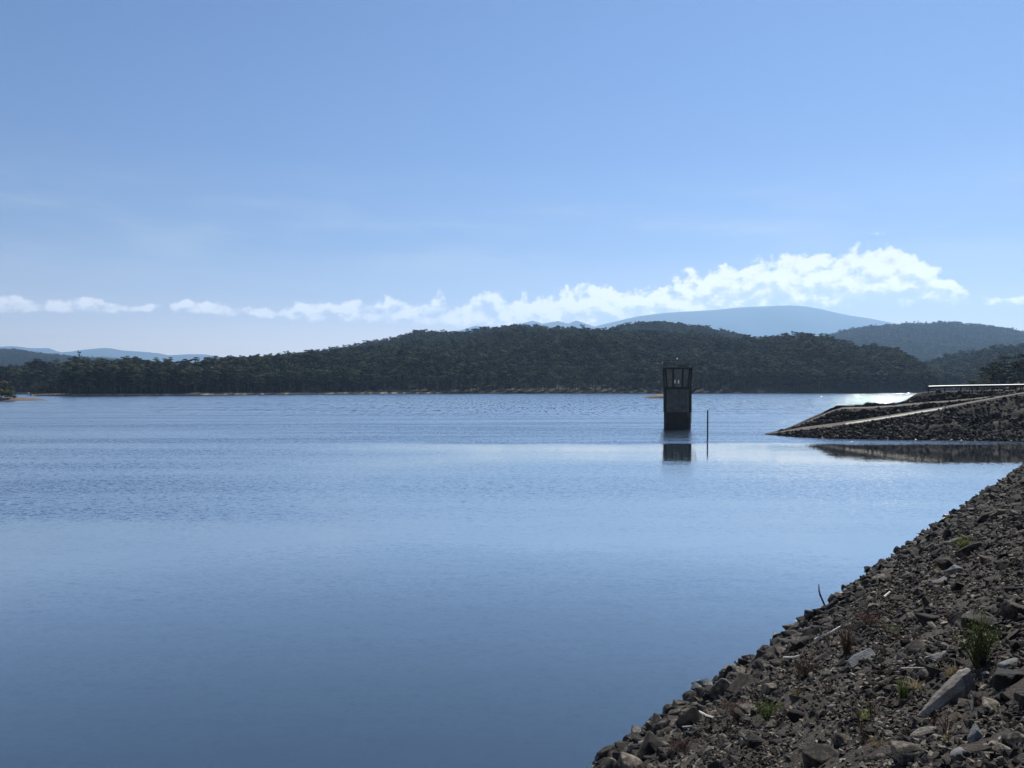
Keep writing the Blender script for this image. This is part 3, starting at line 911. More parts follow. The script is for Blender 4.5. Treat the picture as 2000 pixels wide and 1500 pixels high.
us = np.concatenate([np.linspace(-6, 2, 20), np.linspace(2.1, 16, 170), np.linspace(16.2, 45, 140), np.linspace(46, 130, 90)])
dsn = np.concatenate([[-8, -4, -2], np.linspace(-1, 3, 45), np.linspace(3.06, 8.9, 110), [9.5, 12, 20, 60]])
U, Dg = np.meshgrid(us, dsn)
Xb, Yb = bank_xy(U, Dg)
Zb = bank_z(U, Dg) + 0.05 * fbm(U / .35, Dg / .35, 4, 71)
Zb = np.maximum(Zb, -2.15)
V = np.stack([Xb, Yb, Zb], -1).reshape(-1, 3); n = len(us)
Fc = [(j * n + i, j * n + i + 1, (j + 1) * n + i + 1, (j + 1) * n + i) for j in range(len(dsn) - 1) for i in range(n - 1)]
struct(link('bank', mesh_np('bank', V, Fc, M['soil'], smooth=True)), 'steep dark gravelly dam bank falling to the lake at the lower right', 'bank')


def rock_mesh(seed, mat, pts=16, box=(1, .8, .6), rough=0.0, name='rock'):
    rr = np.random.default_rng(seed)
    bm = bmesh.new()
    for _ in range(pts):
        p = rr.uniform(-1, 1, 3)
        # push towards a rounded box so faces stay flat and angular
        p /= max(np.max(np.abs(p)) ** 0.6 * np.linalg.norm(p) ** .3, .2)
        p *= np.array(box) * rr.uniform(.85, 1.0)
        bm.verts.new(p)
    r = bmesh.ops.convex_hull(bm, input=bm.verts)
    bmesh.ops.delete(bm, geom=[g for g in r['geom_interior'] if isinstance(g, bmesh.types.BMVert)], context='VERTS')
    bmesh.ops.dissolve_limit(bm, angle_limit=R(12), verts=bm.verts, edges=bm.edges)
    if rough:
        bmesh.ops.bevel(bm, geom=list(bm.edges), offset=.05, segments=1, affect='EDGES')
        bmesh.ops.triangulate(bm, faces=bm.faces)
        bmesh.ops.subdivide_edges(bm, edges=list(bm.edges), cuts=2, use_grid_fill=True)
        bmesh.ops.triangulate(bm, faces=bm.faces)
        for v in bm.verts:
            c = v.co * 2.4
            k = fbm(np.array([c.x + c.z * .7 + seed]), np.array([c.y - c.z * .6]), 4, 80)[0]
            # horizontal bedding gives the ledges seen on big blocks
            l = math.sin(c.z * 5 + c.x * 1.2 + seed) * .5
            v.co *= 1 + rough * (k * 1.2 + l * .25)
    bmesh.ops.recalc_face_normals(bm, faces=bm.faces)
    me = bpy.data.meshes.new(name); bm.to_mesh(me); bm.free()
    me.materials.append(mat)
    return me


ROCKS = [rock_mesh(500 + k, M['rock'], 14 + k % 9, (1, .6 + .06 * (k % 6), .34 + .08 * (k % 5)), .045) for k in range(14)]
GRAV = [rock_mesh(600 + k, M['gravel'], 9 + k % 4, (1, .65 + .06 * (k % 5), .4 + .08 * (k % 4))) for k in range(10)]
RSRC = [bpy.data.objects.new('rock_source', m) for m in ROCKS]
GSRC = [bpy.data.objects.new('gravel_source', m) for m in GRAV]
G_ROCK = scatter_group('rock_scatter', RSRC)
G_GRAV = scatter_group('gravel_scatter', GSRC)


def gen(u0, u1, d0, d1, per_m2, r0, r1, sink=.3, keep=None, power=2.0):
    """stones of half-length r0..r1 on the bank, biased to the small end"""
    n = int((u1 - u0) * (d1 - d0) * per_m2)
    u = RNG.uniform(u0, u1, n); d = RNG.uniform(d0, d1, n)
    if keep is not None:
        m = keep(u, d); u, d = u[m], d[m]
    n = len(u)
    r = r0 + (r1 - r0) * RNG.uniform(0, 1, n) ** power
    x, y = bank_xy(u, d)
    z = bank_z(u, d) + r * (.42 - sink)
    px = 1000 + F * x / np.maximum(y, .5); py = Y0 + F * (H - z) / np.maximum(y, .5)
    m = (y > 1.5) & (px < 2100) & (py < 1620) & (px > 1100) & (r * F / y > 0.7)
    P = np.stack([x, y, z], -1)[m]; r = r[m]; n = len(r)
    # lie along the slope with some tumble
    rot = np.stack([RNG.normal(0, .45, n), RNG.normal(0, .45, n), RNG.uniform(0, 6.28, n)], -1)
    return P, r, rot


def fuzz(u, d, w, s):
    return fbm(u / w, d / w, 3, s)


big = [gen(6, 110, -.28, 3.0, 15, .10, .36, .28, lambda u, d: d < 2.3 + 1.6 * fuzz(u, d, 3, 90) + 0.02 * u, 2.8),
       gen(24, 110, 2.0, 8.9, 3.2, .11, .36, .3, lambda u, d: fuzz(u, d, 4, 91) > -.12, 2.4),
       gen(4, 26, 2.0, 8.7, 1.1, .08, .22, .3, None, 2.2)]
mid = [gen(6, 75, -.25, 3.2, 45, .05, .14, .25, lambda u, d: d < 2.9 + fuzz(u, d, 3, 92), 1.5),
       gen(3, 24, 2.0, 8.7, 26, .03, .10, .25, lambda u, d: fuzz(u, d, 1.6, 93) > -.1, 2.4),
       gen(20, 80, 2.0, 8.7, 24, .05, .14, .25, lambda u, d: fuzz(u, d, 2.5, 94) > -.25, 1.8)]
fine = [gen(1.5, 8, 4.0, 8.72, 1700, .006, .042, .2, lambda u, d: fuzz(u, d, .8, 95) > -.08 + .3 * RNG.normal(size=len(u)), 2.6),
        gen(8, 15, 2.0, 8.72, 560, .010, .062, .2, lambda u, d: fuzz(u, d, 1.2, 96) > -.12 + .3 * RNG.normal(size=len(u)), 2.4),
        gen(15, 32, 1.6, 8.72, 140, .020, .085, .2, lambda u, d: fuzz(u, d, 1.6, 97) > -.25 + .3 * RNG.normal(size=len(u)), 2.2),
        gen(32, 70, 1.6, 8.72, 26, .04, .10, .2, None, 1.5)]


def cat(L):
    return [np.concatenate([l[i] for l in L]) for i in range(3)]


P, r, rot = cat(big)
show = r / P[:, 1]
inview = (1000 + F * P[:, 0] / P[:, 1] < 2005) & (Y0 + F * (H - P[:, 2]) / P[:, 1] < 1505)
order = np.argsort(-(show * inview))
NIND = 262
ind, rest = order[:NIND], order[NIND:]
for k in ind:
    k = int(k)
    f = RNG.uniform(.8, 1.25, 3)
    o = link('riprap_rock', ROCKS[int(RNG.integers(0, 14))], None, P[k], rot[k], r[k] * f)
    tag(o, 'dark angular rock in the riprap on the near bank', 'rock', 'riprap rocks on the near bank')
P2, r2, rot2 = cat(mid)
Pa = np.concatenate([P[rest], P2]); ra = np.concatenate([r[rest], r2]); rota = np.concatenate([rot[rest], rot2])
f = RNG.uniform(.75, 1.3, (len(ra), 3)) * ra[:, None]
tag(scatter_obj('riprap_rubble', Pa, rota, f, RNG.integers(0, 14, len(ra)), G_ROCK), 'smaller broken rocks packed along the near bank', 'rubble', kind='stuff')
P3, r3, rot3 = cat(fine)
f = RNG.uniform(.7, 1.3, (len(r3), 3)) * r3[:, None]
tag(scatter_obj('gravel', P3, rot3, f, RNG.integers(0, 10, len(r3)), G_GRAV), 'fine grey brown gravel spread over the near bank', 'gravel', kind='stuff')
print('rocks', len(ind), len(ra), len(r3))

# rubble on the faces of the headland
hv = []
for _ in range(9000):
    px = random.uniform(1520, 2040); pr = headland_profile(px)
    q = random.random()
    if q < .72:
        a, b = pr[1], pr[2]; f = random.random() ** 1.2
        f = min(f, .98)
    elif px < 1660 or random.random() < .35: a, b = pr[4], pr[5]; f = random.random()
    else: a, b = pr[7], pr[8]; f = random.random()
    D = a[0] + (b[0] - a[0]) * f; z = a[1] + (b[1] - a[1]) * f
    hv.append(((px - 1000) / F * D, D - .05, z))
hv = np.array(hv); n = len(hv)
hr = .08 + .34 * RNG.uniform(0, 1, n) ** 3.2
f = RNG.uniform(.75, 1.3, (n, 3)) * hr[:, None]
tag(scatter_obj('headland_rubble', hv, np.stack([RNG.normal(0, .6, n), RNG.normal(0, .6, n), RNG.uniform(0, 6.28, n)], -1), f, RNG.integers(0, 14, n), G_ROCK),
    'dark rubble covering the water side of the headland', 'rubble', kind='stuff')

# large single boulders
def boulder(px, py, wpx, dims, mat, label, rot=(0, 0, 0), seed=0, lift=.25, pts=18, rough=.10, name='boulder'):
    u, d, t = pix_bank(px, py)
    x, y = bank_xy(u, d); z = float(bank_z(u, d))
    hl = wpx / F * t / 2
    me = rock_mesh(700 + seed, M[mat], pts, dims, rough, name)
    o = link(name, me, None, (x, y, z + hl * dims[2] * lift), rot, (hl, hl, hl))
    tag(o, label, 'rock')
    return o


SLOPE = math.atan(SL)
AZ = math.atan2(NRM[1], NRM[0])       # uphill direction
def wedge_boulder(px, py, a, b):
    """long block whose axis runs a m along the shore and b m up the bank; low at its near end, tall at its far end"""
    u, d, t = pix_bank(px, py); x, y = bank_xy(u, d); z = float(bank_z(u, d))
    ax = np.array([*(a * DIR + b * NRM), b * SL])
    side = np.array([-ax[1], ax[0], 0]) / np.hypot(ax[0], ax[1])
    up = np.array([-.08, .02, 1.0])
    rr = np.random.default_rng(77); rings = []
    for s_, hh, ww, off in ((0, .02, .05, .02), (.12, .07, .12, .0), (.35, .115, .18, -.01), (.6, .155, .23, -.01), (.82, .19, .26, .0), (.97, .185, .23, .02), (1.03, .11, .15, .05)):
        c = ax * s_ + side * off
        pr = [(0, -.14), (-.01, hh * .55), (.02, hh * .95), (ww * .35, hh * 1.03), (ww * .8, hh * .86), (ww, hh * .5), (ww * .95, -.14)]
        rings.append([Vector(c + side * (w_ + rr.uniform(-.008, .008)) + up * (h_ + rr.uniform(-.008, .008))) for w_, h_ in pr])
    mb = MB(); mb.loft(rings); bm = mb.bm
    bmesh.ops.triangulate(bm, faces=bm.faces)
    bmesh.ops.subdivide_edges(bm, edges=list(bm.edges), cuts=3, use_grid_fill=True)
    bmesh.ops.triangulate(bm, faces=bm.faces)
    for v in bm.verts:
        c = v.co
        k = float(fbm(np.array([c.x * 9 + c.z * 30]), np.array([c.y * 9 + c.z * 12]), 4, 81)[0])
        l = float(fbm(np.array([c.z * 60 + c.x * 4]), np.array([c.x * 2.0]), 3, 82)[0])
        v.co += Vector(side) * (k * .012 + l * .012) + Vector((0, 0, k * .010))
    ob = mb.build('boulder', M['tanrock'], loc=(x, y, z)); tag(ob, 'long pale wedge shaped boulder below the green bush', 'rock')


wedge_boulder(1794, 1414, .13, .375)
boulder(1966, 1340, 80, (1, .8, .75), 'rock', 'big black boulder right of the long pale wedge boulder', (0, .3, .6), 2, .45)
boulder(1908, 1452, 62, (.75, .35, 1.0), 'slab', 'upright flat grey slab near the lower right corner', (R(-14), R(6), R(14)), 3, .55, 14, .05)
boulder(1772, 1488, 88, (1, .7, .65), 'rock', 'rounded dark boulder at the bottom edge with a mossy side', (0, .2, .3), 4, .35)
boulder(1606, 1492, 82, (1, .7, .6), 'rock', 'dark boulder cut by the bottom edge left of the mossy one', (0, -.2, -.4), 5, .4)
boulder(1686, 1292, 66, (1, .62, .16), 'slab', 'flat grey green slab lying in the gravel left of the bush', (R(20), R(-30), R(-8)), 6, 1.2, 14, .04)
boulder(1836, 1284, 44, (1, .55, .22), 'slab', 'small flat grey slab just left of the green bush', (R(10), R(-22), R(10)), 7, .9, 12, .05)
boulder(1644, 1452, 46, (1, .8, .7), 'rock', 'rounded grey rock near the bottom edge among gravel', (.2, .1, 1), 8, .4)
boulder(1808, 1440, 92, (1, .4, .2), 'tanrock', 'low flat tan rock above the mossy boulder', (R(8), R(-8), R(4)), 9, .7)
boulder(1984, 1204, 72, (1, .7, .6), 'rock', 'black boulder at the right edge above the bush', (0, .3, .5), 10, .4)
boulder(1893, 1082, 66, (1, .5, .45), 'rock', 'long black block in the upper riprap near the right edge', (0, R(-18), R(15)), 11, .6)
boulder(1851, 1112, 48, (1, .8, .7), 'rock', 'square black block left of the long black block', (0, .1, .8), 12, .5)
boulder(1866, 1122, 42, (1, .7, .6), 'slab', 'rounded grey rock in front of the square black block', (0, .2, .2), 13, .6)
boulder(1836, 1142, 38, (1, .6, .4), 'slab', 'pale flat rock left of the rounded grey rock in the upper riprap', (R(12), R(-14), .3), 14, .7)
boulder(1413, 1330, 26, (.8, .7, 1), 'rock', 'upright black rock standing alone on the waterline', (.1, .1, .3), 15, .9)
boulder(1448, 1306, 38, (1, .8, .7), 'rock', 'blocky dark rock at the waterline right of the upright one', (0, .2, .9), 16, .6)
boulder(1326, 1392, 40, (1, .8, .8), 'rock', 'square dark rock at the waterline below the upright one', (0, .1, .4), 17, .6)
boulder(1587, 1214, 36, (1, .8, .8), 'rock', 'dark rock at the foot of the bent standing stick', (0, .2, .2), 18, .6)
boulder(1727, 1112, 34, (1, .8, .8), 'rock', 'rounded dark rock jutting furthest into the water on the upper bank', (0, .1, .9), 19, .6)
boulder(1278, 1440, 50, (1, .5, .4), 'rock', 'dark slab leaning at the waterline near the bottom edge', (0, R(-24), R(-30)), 20, .8)
boulder(1216, 1490, 34, (1, .8, .7), 'rock', 'dark rock at the lowest left end of the bank', (0, .2, .2), 21, .6)
boulder(1975, 1300, 60, (1, .45, .2), 'slab', 'flat ledge of rock with pale top above the big black boulder', (R(5), R(-8), .2), 22, .8)
boulder(1870, 1478, 46, (1, .6, .35), 'slab', 'pale flat stone beside the upright slab', (.2, -.2, .5), 23, .7)

# ------------------------------------------------------------------ sticks, brick, plants
def on_bank(px, py):
    u, d, t = pix_bank(px, py); x, y = bank_xy(u, d)
    return np.array([x, y, float(bank_z(u, d))]), t


def stick(name, pxs_, rpx, mat, label, lift=.06, cat_='stick'):
    pts = [on_bank(px, py)[0] + np.array([0, 0, .03 + lift * .35]) for px, py in pxs_]
    t = on_bank(*pxs_[0])[1]
    r = rpx / F * t / 2
    o = pts[0]
    e = MB().tube([tuple(p - o) for p in pts], [r * (1 - .5 * i / len(pts)) for i in range(len(pts))], 6)
    ob = e.build(name, M[mat], loc=tuple(o)); tag(ob, label, cat_); return ob


stick('driftwood_stick', [(1592, 1260), (1606, 1252), (1622, 1246), (1642, 1234)], 6, 'driftwood', 'white bleached driftwood branch lying left of the red weeds', .22)
stick('driftwood_stick', [(1532, 1296), (1550, 1297), (1564, 1294)], 5, 'driftwood', 'short forked white stick among the waterline rocks', .3)
stick('driftwood_stick', [(1212, 1500), (1216, 1486), (1226, 1476), (1240, 1472)], 4, 'driftwood', 'curved white branch at the bottom left end of the bank', .3)
stick('driftwood_stick', [(1248, 1468), (1256, 1466), (1264, 1460)], 5, 'driftwood', 'tangled white twig on the lowest waterline rocks', .4)
stick('driftwood_stick', [(1310, 1446), (1330, 1434), (1352, 1434)], 4, 'driftwood', 'thin pale bent stick below the square waterline rock', .3)
stick('driftwood_stick', [(1366, 1404), (1380, 1412), (1394, 1418)], 5, 'driftwood', 'thick grey branch lying across the lower rubble', .3)
stick('driftwood_stick', [(1727, 1176), (1738, 1166)], 4, 'driftwood', 'small white stick high among the upper rocks', .25)
stick('driftwood_stick', [(1762, 1316), (1790, 1316), (1806, 1317)], 3, 'driftwood', 'straight pale twig on the gravel left of the bush', .08)
# bent dead stick standing against the water
b, t = on_bank(1607, 1196)
sc_ = t / F
sb = MB().tube([(0, 0, -.2), (-2 * sc_, 0, 8 * sc_), (-9 * sc_, 0, 24 * sc_), (-14 * sc_, 0, 38 * sc_), (-14.5 * sc_, 0, 52 * sc_)], [2.2 * sc_, 2 * sc_, 1.7 * sc_, 1.4 * sc_, .7 * sc_], 6)
sb.tube([(-9 * sc_, 0, 24 * sc_), (-12 * sc_, .1, 30 * sc_)], [1.2 * sc_, .4 * sc_], 5)
o = sb.build('standing_stick', M['darkwood'], loc=tuple(b)); tag(o, 'bent dark stick standing upright at the waterline', 'stick')
b, t = on_bank(1900, 1384)
o = MB().tube([(0, 0, -.03), (.003, 0, 18 * t / F), (-.01, 0, 26 * t / F)], [.007, .006, .003], 6).build('pale_stake', M['driftwood'], loc=tuple(b)); tag(o, 'small pale stake stuck upright below the long wedge boulder', 'stick')
b, t = on_bank(1640, 1172)
o = MB().box((0, 0, .12), (.36, .22, .2), .3).build('brick', M['brick'], loc=tuple(b), bevel=.015); tag(o, 'faded pink brick on the waterline rocks', 'brick')

LG = leaf_mat('green_leaf', (0.06, 0.085, 0.022), (0.16, 0.18, 0.05), .35)
LY = leaf_mat('yellow_flower', (0.35, 0.33, 0.16), (0.6, 0.58, 0.38), .3)
LR = leaf_mat('red_weed_leaf', (0.075, 0.040, 0.032), (0.14, 0.085, 0.065), .3)
LS = leaf_mat('straw_grass', (0.16, 0.12, 0.05), (0.26, 0.21, 0.10), .3)
LB = leaf_mat('bright_grass', (0.09, 0.13, 0.02), (0.22, 0.28, 0.06), .4)
M['stem'] = speckle('plant_stem', [(.3, (.03, .028, .018)), (.7, (.07, .06, .035))], 30)


def leafy_plant(name, px, py, hpx, wpx, stems, leaves, leafm, label, cat_='plant', flowers=0, seed=1, lsize=.022, mono=False):
    rr = np.random.default_rng(seed)
    b, t = on_bank(px, py)
    h = hpx / F * t; w = wpx / F * t / 2
    e = empty(name, tuple(b)); tag(e, label, cat_)
    sm = MB(); cv, cf, fv, ff = [], [], [], []
    for k in range(stems):
        a = rr.uniform(0, 6.28); rad = w * math.sqrt(rr.uniform(0.02, 1)); hh = h * rr.uniform(.55, 1.0) * (1 - .3 * (rad / w) ** 2)
        tip = np.array([math.cos(a) * rad, math.sin(a) * rad * .8, hh])
        midp = tip * np.array([.45, .45, .55]) + rr.normal(0, .01, 3)
        sm.tube([(tip[0] * .1, tip[1] * .1, -.02), tuple(midp), tuple(tip)], [.005, .004, .0015], 4)
        for _ in range(leaves):
            f = rr.uniform(.12, 1.03)
            c = (midp * f / .5 if f < .5 else midp + (tip - midp) * (f - .5) / .5) + rr.normal(0, lsize * .9, 3)
            L = lsize * rr.uniform(.7, 1.5)
            dv = rr.normal(size=3) + np.array([0, 0, .5]); dv /= np.linalg.norm(dv)
            sd = np.cross(dv, rr.normal(size=3)); sd /= np.linalg.norm(sd)
            V_, F_ = (fv, ff) if (flowers and rr.uniform() < flowers and f > .6) else (cv, cf)
            i = len(V_); V_ += [c, c + dv * L * .5 + sd * L * .22, c + dv * L, c + dv * L * .5 - sd * L * .22]; F_.append((i, i + 1, i + 2, i + 3))
    sm.build('stem', M['stem'], e)
    n0 = len(cv)
    link('foliage', mesh_np('foliage', cv + fv, cf + [tuple(i + n0 for i in f) for f in ff], [leafm, LY], fm=[0] * len(cf) + [1] * len(ff)), e)
    return e


def grass_tuft(name, px, py, hpx, wpx, blades, mat, label, seed=1):
    rr = np.random.default_rng(seed); b, t = on_bank(px, py)
    h = hpx / F * t; w = wpx / F * t / 2
    V_, F_ = [], []
    for _ in range(blades):
        a = rr.uniform(0, 6.28); lean = rr.uniform(.1, 1.0) * w; hh = h * rr.uniform(.5, 1)
        r0 = np.array([rr.normal(0, w * .22), rr.normal(0, w * .22), -.01])
        tip = r0 + np.array([math.cos(a) * lean, math.sin(a) * lean, hh]); md = r0 * .5 + tip * .5 + np.array([0, 0, hh * .12])
        sd = np.array([-math.sin(a), math.cos(a), 0]) * .0028
        i = len(V_); V_ += [r0 - sd, r0 + sd, md + sd * .8, md - sd * .8, tip]
        F_ += [(i, i + 1, i + 2, i + 3), (i + 3, i + 2, i + 4)]
    o = link(name, mesh_np(name, V_, F_, mat), None, tuple(b)); tag(o, label, 'grass tuft'); return o


leafy_plant('green_bush', 1912, 1306, 118, 88, 46, 42, LG, 'green bush with pale yellow flowers above the long wedge boulder', 'bush', .05, 3, .018)
leafy_plant('green_weed', 1500, 1410, 44, 58, 26, 26, LG, 'low green weed in the gravel near the bottom', 'weed', 0, 4, .03)
leafy_plant('red_weed', 1654, 1284, 78, 40, 34, 26, LR, 'tall reddish dry weed left of the flat slab', 'weed', 0, 5, .022)
leafy_plant('red_weed', 1575, 1318, 40, 60, 26, 22, LR, 'low reddish dry weed left of the tall one', 'weed', 0, 6, .022)
leafy_plant('brown_weed', 1700, 1222, 40, 90, 30, 20, LR, 'wide brown dry weed patch above the flat slab', 'weed', 0, 7, .03)
leafy_plant('brown_weed', 1440, 1400, 34, 80, 30, 20, LR, 'low brown dry weed patch left of the green weed', 'weed', 0, 8, .03)
leafy_plant('brown_weed', 1340, 1470, 30, 90, 30, 18, LR, 'low brown weed patch nearest the bottom left of the bank', 'weed', 0, 9, .03)
leafy_plant('green_weed', 1880, 1072, 26, 44, 18, 18, LG, 'small green weed among the upper riprap', 'weed', 0, 10, .05)
grass_tuft('grass_tuft', 1765, 1366, 52, 36, 90, LG, 'green grass tuft left of the long wedge boulder', 21)
grass_tuft('grass_tuft', 1690, 1404, 26, 36, 26, LB, 'bright yellow green grass tuft low on the gravel', 22)
grass_tuft('grass_tuft', 1592, 1408, 12, 16, 14, LB, 'tiny bright green tuft left of the bright grass', 23)
grass_tuft('straw_grass', 1800, 1345, 14, 90, 90, LS, 'flattened straw coloured grass spread between tuft and bush', 24)
grass_tuft('straw_grass', 1862, 1318, 24, 50, 60, LS, 'orange straw grass at the left foot of the bush', 25)
grass_tuft('straw_grass', 1715, 1458, 20, 50, 40, LS, 'yellowish grass beside the mossy boulder at the bottom', 26)
grass_tuft('straw_grass', 1752, 1235, 18, 60, 40, LG, 'thin green grass patch above the gravel middle', 27)

# small dry sprigs in loose clumps among the stones
rr = np.random.default_rng(90)
sprig = []
for kk in range(3):
    sm = MB(); lv, lf = [], []
    for k in range(9):
        a = rr.uniform(0, 6.28); tip = np.array([math.cos(a) * .07, math.sin(a) * .07, rr.uniform(.08, .17)]) * rr.uniform(.7, 1.1)
        sm.tube([(0, 0, -.02), tuple(tip * .5 + np.array([0, 0, .015])), tuple(tip)], [.003, .0025, .001], 4)
        for _ in range(7):
            c = tip * rr.uniform(.3, 1); dv = rr.normal(size=3) + np.array([0, 0, .6]); dv *= .022 / np.linalg.norm(dv)
            sd_ = np.cross(dv, rr.normal(size=3)); sd_ *= .005 / np.linalg.norm(sd_)
            i = len(lv); lv += [c, c + dv * .5 + sd_, c + dv, c + dv * .5 - sd_]; lf.append((i, i + 1, i + 2, i + 3))
    sm.bm.verts.index_update()
    v0 = [tuple(v.co) for v in sm.bm.verts]; f0 = [tuple(v.index for v in f.verts) for f in sm.bm.faces]; sm.bm.free()
    sprig.append(mesh_np('dry_sprig', v0 + lv, f0 + [tuple(i + len(v0) for i in f) for f in lf], [M['stem'], LR if kk < 2 else LS], fm=[0] * len(f0) + [1] * len(lf)))
for k in range(46):
    cx_, cy_ = [(1640, 1300), (1560, 1340), (1470, 1420), (1740, 1220), (1820, 1180), (1900, 1130), (1700, 1420), (1860, 1420)][k % 8]
    b, t = on_bank(cx_ + rr.normal(0, 38), cy_ + rr.normal(0, 22))
    s_ = rr.uniform(.6, 1.5) * (t / 9) ** .5
    o = link('dry_sprig', sprig[k % 3], None, tuple(b), (0, 0, rr.uniform(0, 6.28)), (s_, s_, s_))
    tag(o, 'small dry sprig growing between the stones of the near bank', 'weed', 'dry sprigs on the near bank')

# ------------------------------------------------------------------ air
hz, nt, p = new_mat('haze_air')
nt.nodes.remove(p)
pv = node(nt, 'ShaderNodeVolumePrincipled')
pv.inputs['Color'].default_value = (0.41, 0.66, 0.98, 1)
pv.inputs['Density'].default_value = 0.80e-4
pv.inputs['Anisotropy'].default_value = 0.30
nt.links.new(pv.outputs[0], nt.nodes['Material Output'].inputs['Volume'])
hb = MB().box((0, 8700, 825 - 2.0), (30000, 18400, 1654))
hob = hb.build('haze', hz); tag(hob, 'thin blue haze filling the air over the lake and hills', 'haze', kind='stuff')
hob.visible_shadow = True

# ------------------------------------------------------------------ sky and sun
SUN_AZ, SUN_EL = R(31), R(47)
world = bpy.data.worlds.new('World'); scene.world = world; world.use_nodes = True
nt = world.node_tree; bg = nt.nodes['Background']
sky = node(nt, 'ShaderNodeTexSky'); sky.sky_type = 'NISHITA'; sky.sun_disc = False
sky.sun_elevation = SUN_EL; sky.sun_rotation = SUN_AZ; sky.air_density = 1.0; sky.dust_density = 0.1; sky.ozone_density = 1.6
tc = node(nt, 'ShaderNodeTexCoord')
sx = node(nt, 'ShaderNodeSeparateXYZ'); nt.links.new(tc.outputs['Generated'], sx.inputs[0])
az = math_n(nt, 'ARCTAN2', sx.outputs['X'], sx.outputs['Y'])
hd = math_n(nt, 'SQRT', math_n(nt, 'ADD', math_n(nt, 'MULTIPLY', sx.outputs['X'], sx.outputs['X']), math_n(nt, 'MULTIPLY', sx.outputs['Y'], sx.outputs['Y'])))
el = math_n(nt, 'ARCTAN2', sx.outputs['Z'], hd)


def aze(px, py):
    a = math.atan((px - 1000) / F); return a, math.atan((Y0 - py) / F * math.cos(a))


CL = [  # px, base y, top y, weight
    (-40, 612, 580, 1.0), (0, 612, 576, 1.0), (110, 616, 584, .9), (150, 614, 580, 1.0), (210, 614, 588, .95), (300, 612, 594, .8), (325, 612, 596, .25), (345, 616, 584, .9), (385, 616, 582, 1.0),
    (470, 622, 596, .9), (620, 632, 592, .9), (700, 632, 588, .9), (760, 632, 574, .9), (830, 644, 572, .85), (1000, 650, 570, .95), (1080, 650, 565, 1.0), (1170, 650, 556, 1.0),
    (1250, 645, 558, 1.0), (1310, 640, 545, 1.0), (1390, 635, 528, 1.05), (1480, 625, 512, 1.1), (1560, 620, 506, 1.1), (1660, 615, 496, 1.15), (1735, 612, 480, 1.2), (1800, 606, 500, 1.1), (1850, 600, 526, .9),
    (1885, 602, 560, .75), (1910, 600, 578, .35), (1950, 600, 574, .8), (2000, 600, 574, .9), (2100, 600, 574, .8)]
CL = [(aze(x, b)[0], aze(x, b)[1], aze(x, t_)[1], w_) for x, b, t_, w_ in CL]
A0, A1 = CL[0][0] - .001, CL[-1][0] + .001
an = node(nt, 'ShaderNodeMapRange', i_1=A0, i_2=A1); nt.links.new(az, an.inputs[0])
EM = 0.25
tab = ramp(nt, an.outputs[0], [((a - A0) / (A1 - A0), (b / EM, t_ / EM, w_ / 2)) for a, b, t_, w_ in CL])
sc3 = node(nt, 'ShaderNodeSeparateColor'); nt.links.new(tab, sc3.inputs[0])
base_e = math_n(nt, 'MULTIPLY', sc3.outputs[0], EM); top_e = math_n(nt, 'MULTIPLY', sc3.outputs[1], EM); wt = math_n(nt, 'MULTIPLY', sc3.outputs[2], 2.0)
cvn = node(nt, 'ShaderNodeCombineXYZ'); nt.links.new(az, cvn.inputs[0]); nt.links.new(el, cvn.inputs[1])


def cnoise(scale, sy, detail, off=(0, 0, 0), rough=.55):
    mp = node(nt, 'ShaderNodeMapping'); mp.inputs['Scale'].default_value = (scale, scale * sy, 1); mp.inputs['Location'].default_value = off
    nt.links.new(cvn.outputs[0], mp.inputs['Vector'])
    n = node(nt, 'ShaderNodeTexNoise', i_Scale=1.0, i_Detail=detail, i_Roughness=rough); nt.links.new(mp.outputs[0], n.inputs['Vector'])
    return n.outputs['Fac']


sN = math_n(nt, 'DIVIDE', math_n(nt, 'SUBTRACT', el, base_e), math_n(nt, 'SUBTRACT', top_e, base_e))
# heads of different height along each bank
heads = math_n(nt, 'SUBTRACT', cnoise(30, .5, 3, (2.3, 6.1, 0), .55), .5)
sN = math_n(nt, 'ADD', sN, math_n(nt, 'MULTIPLY', math_n(nt, 'MULTIPLY', heads, sstep(nt, sN, .05, .5)), sstep(nt, az, -.1, .3, 1.8, .8)))
# envelope: quick rise at the base, gentle fall to the top
env = math_n(nt, 'MULTIPLY', sstep(nt, sN, -.2, .3), sstep(nt, sN, .62, 1.28, 1.0, 0.0))
OFFV = (3.1, 1.7, 0)


def dens(dx=0.0, dy=0.0):
    o1 = (OFFV[0] + dx * 46, OFFV[1] + dy * 46 * 1.35, 0)
    n1 = cnoise(46, 1.35, 8, o1, .56)
    n2 = cnoise(13, 2.0, 2, (OFFV[0] + dx * 13, OFFV[1] + dy * 26, 4), .5)
    return math_n(nt, 'ADD', math_n(nt, 'MULTIPLY', n1, 1.25), math_n(nt, 'MULTIPLY', n2, .55))


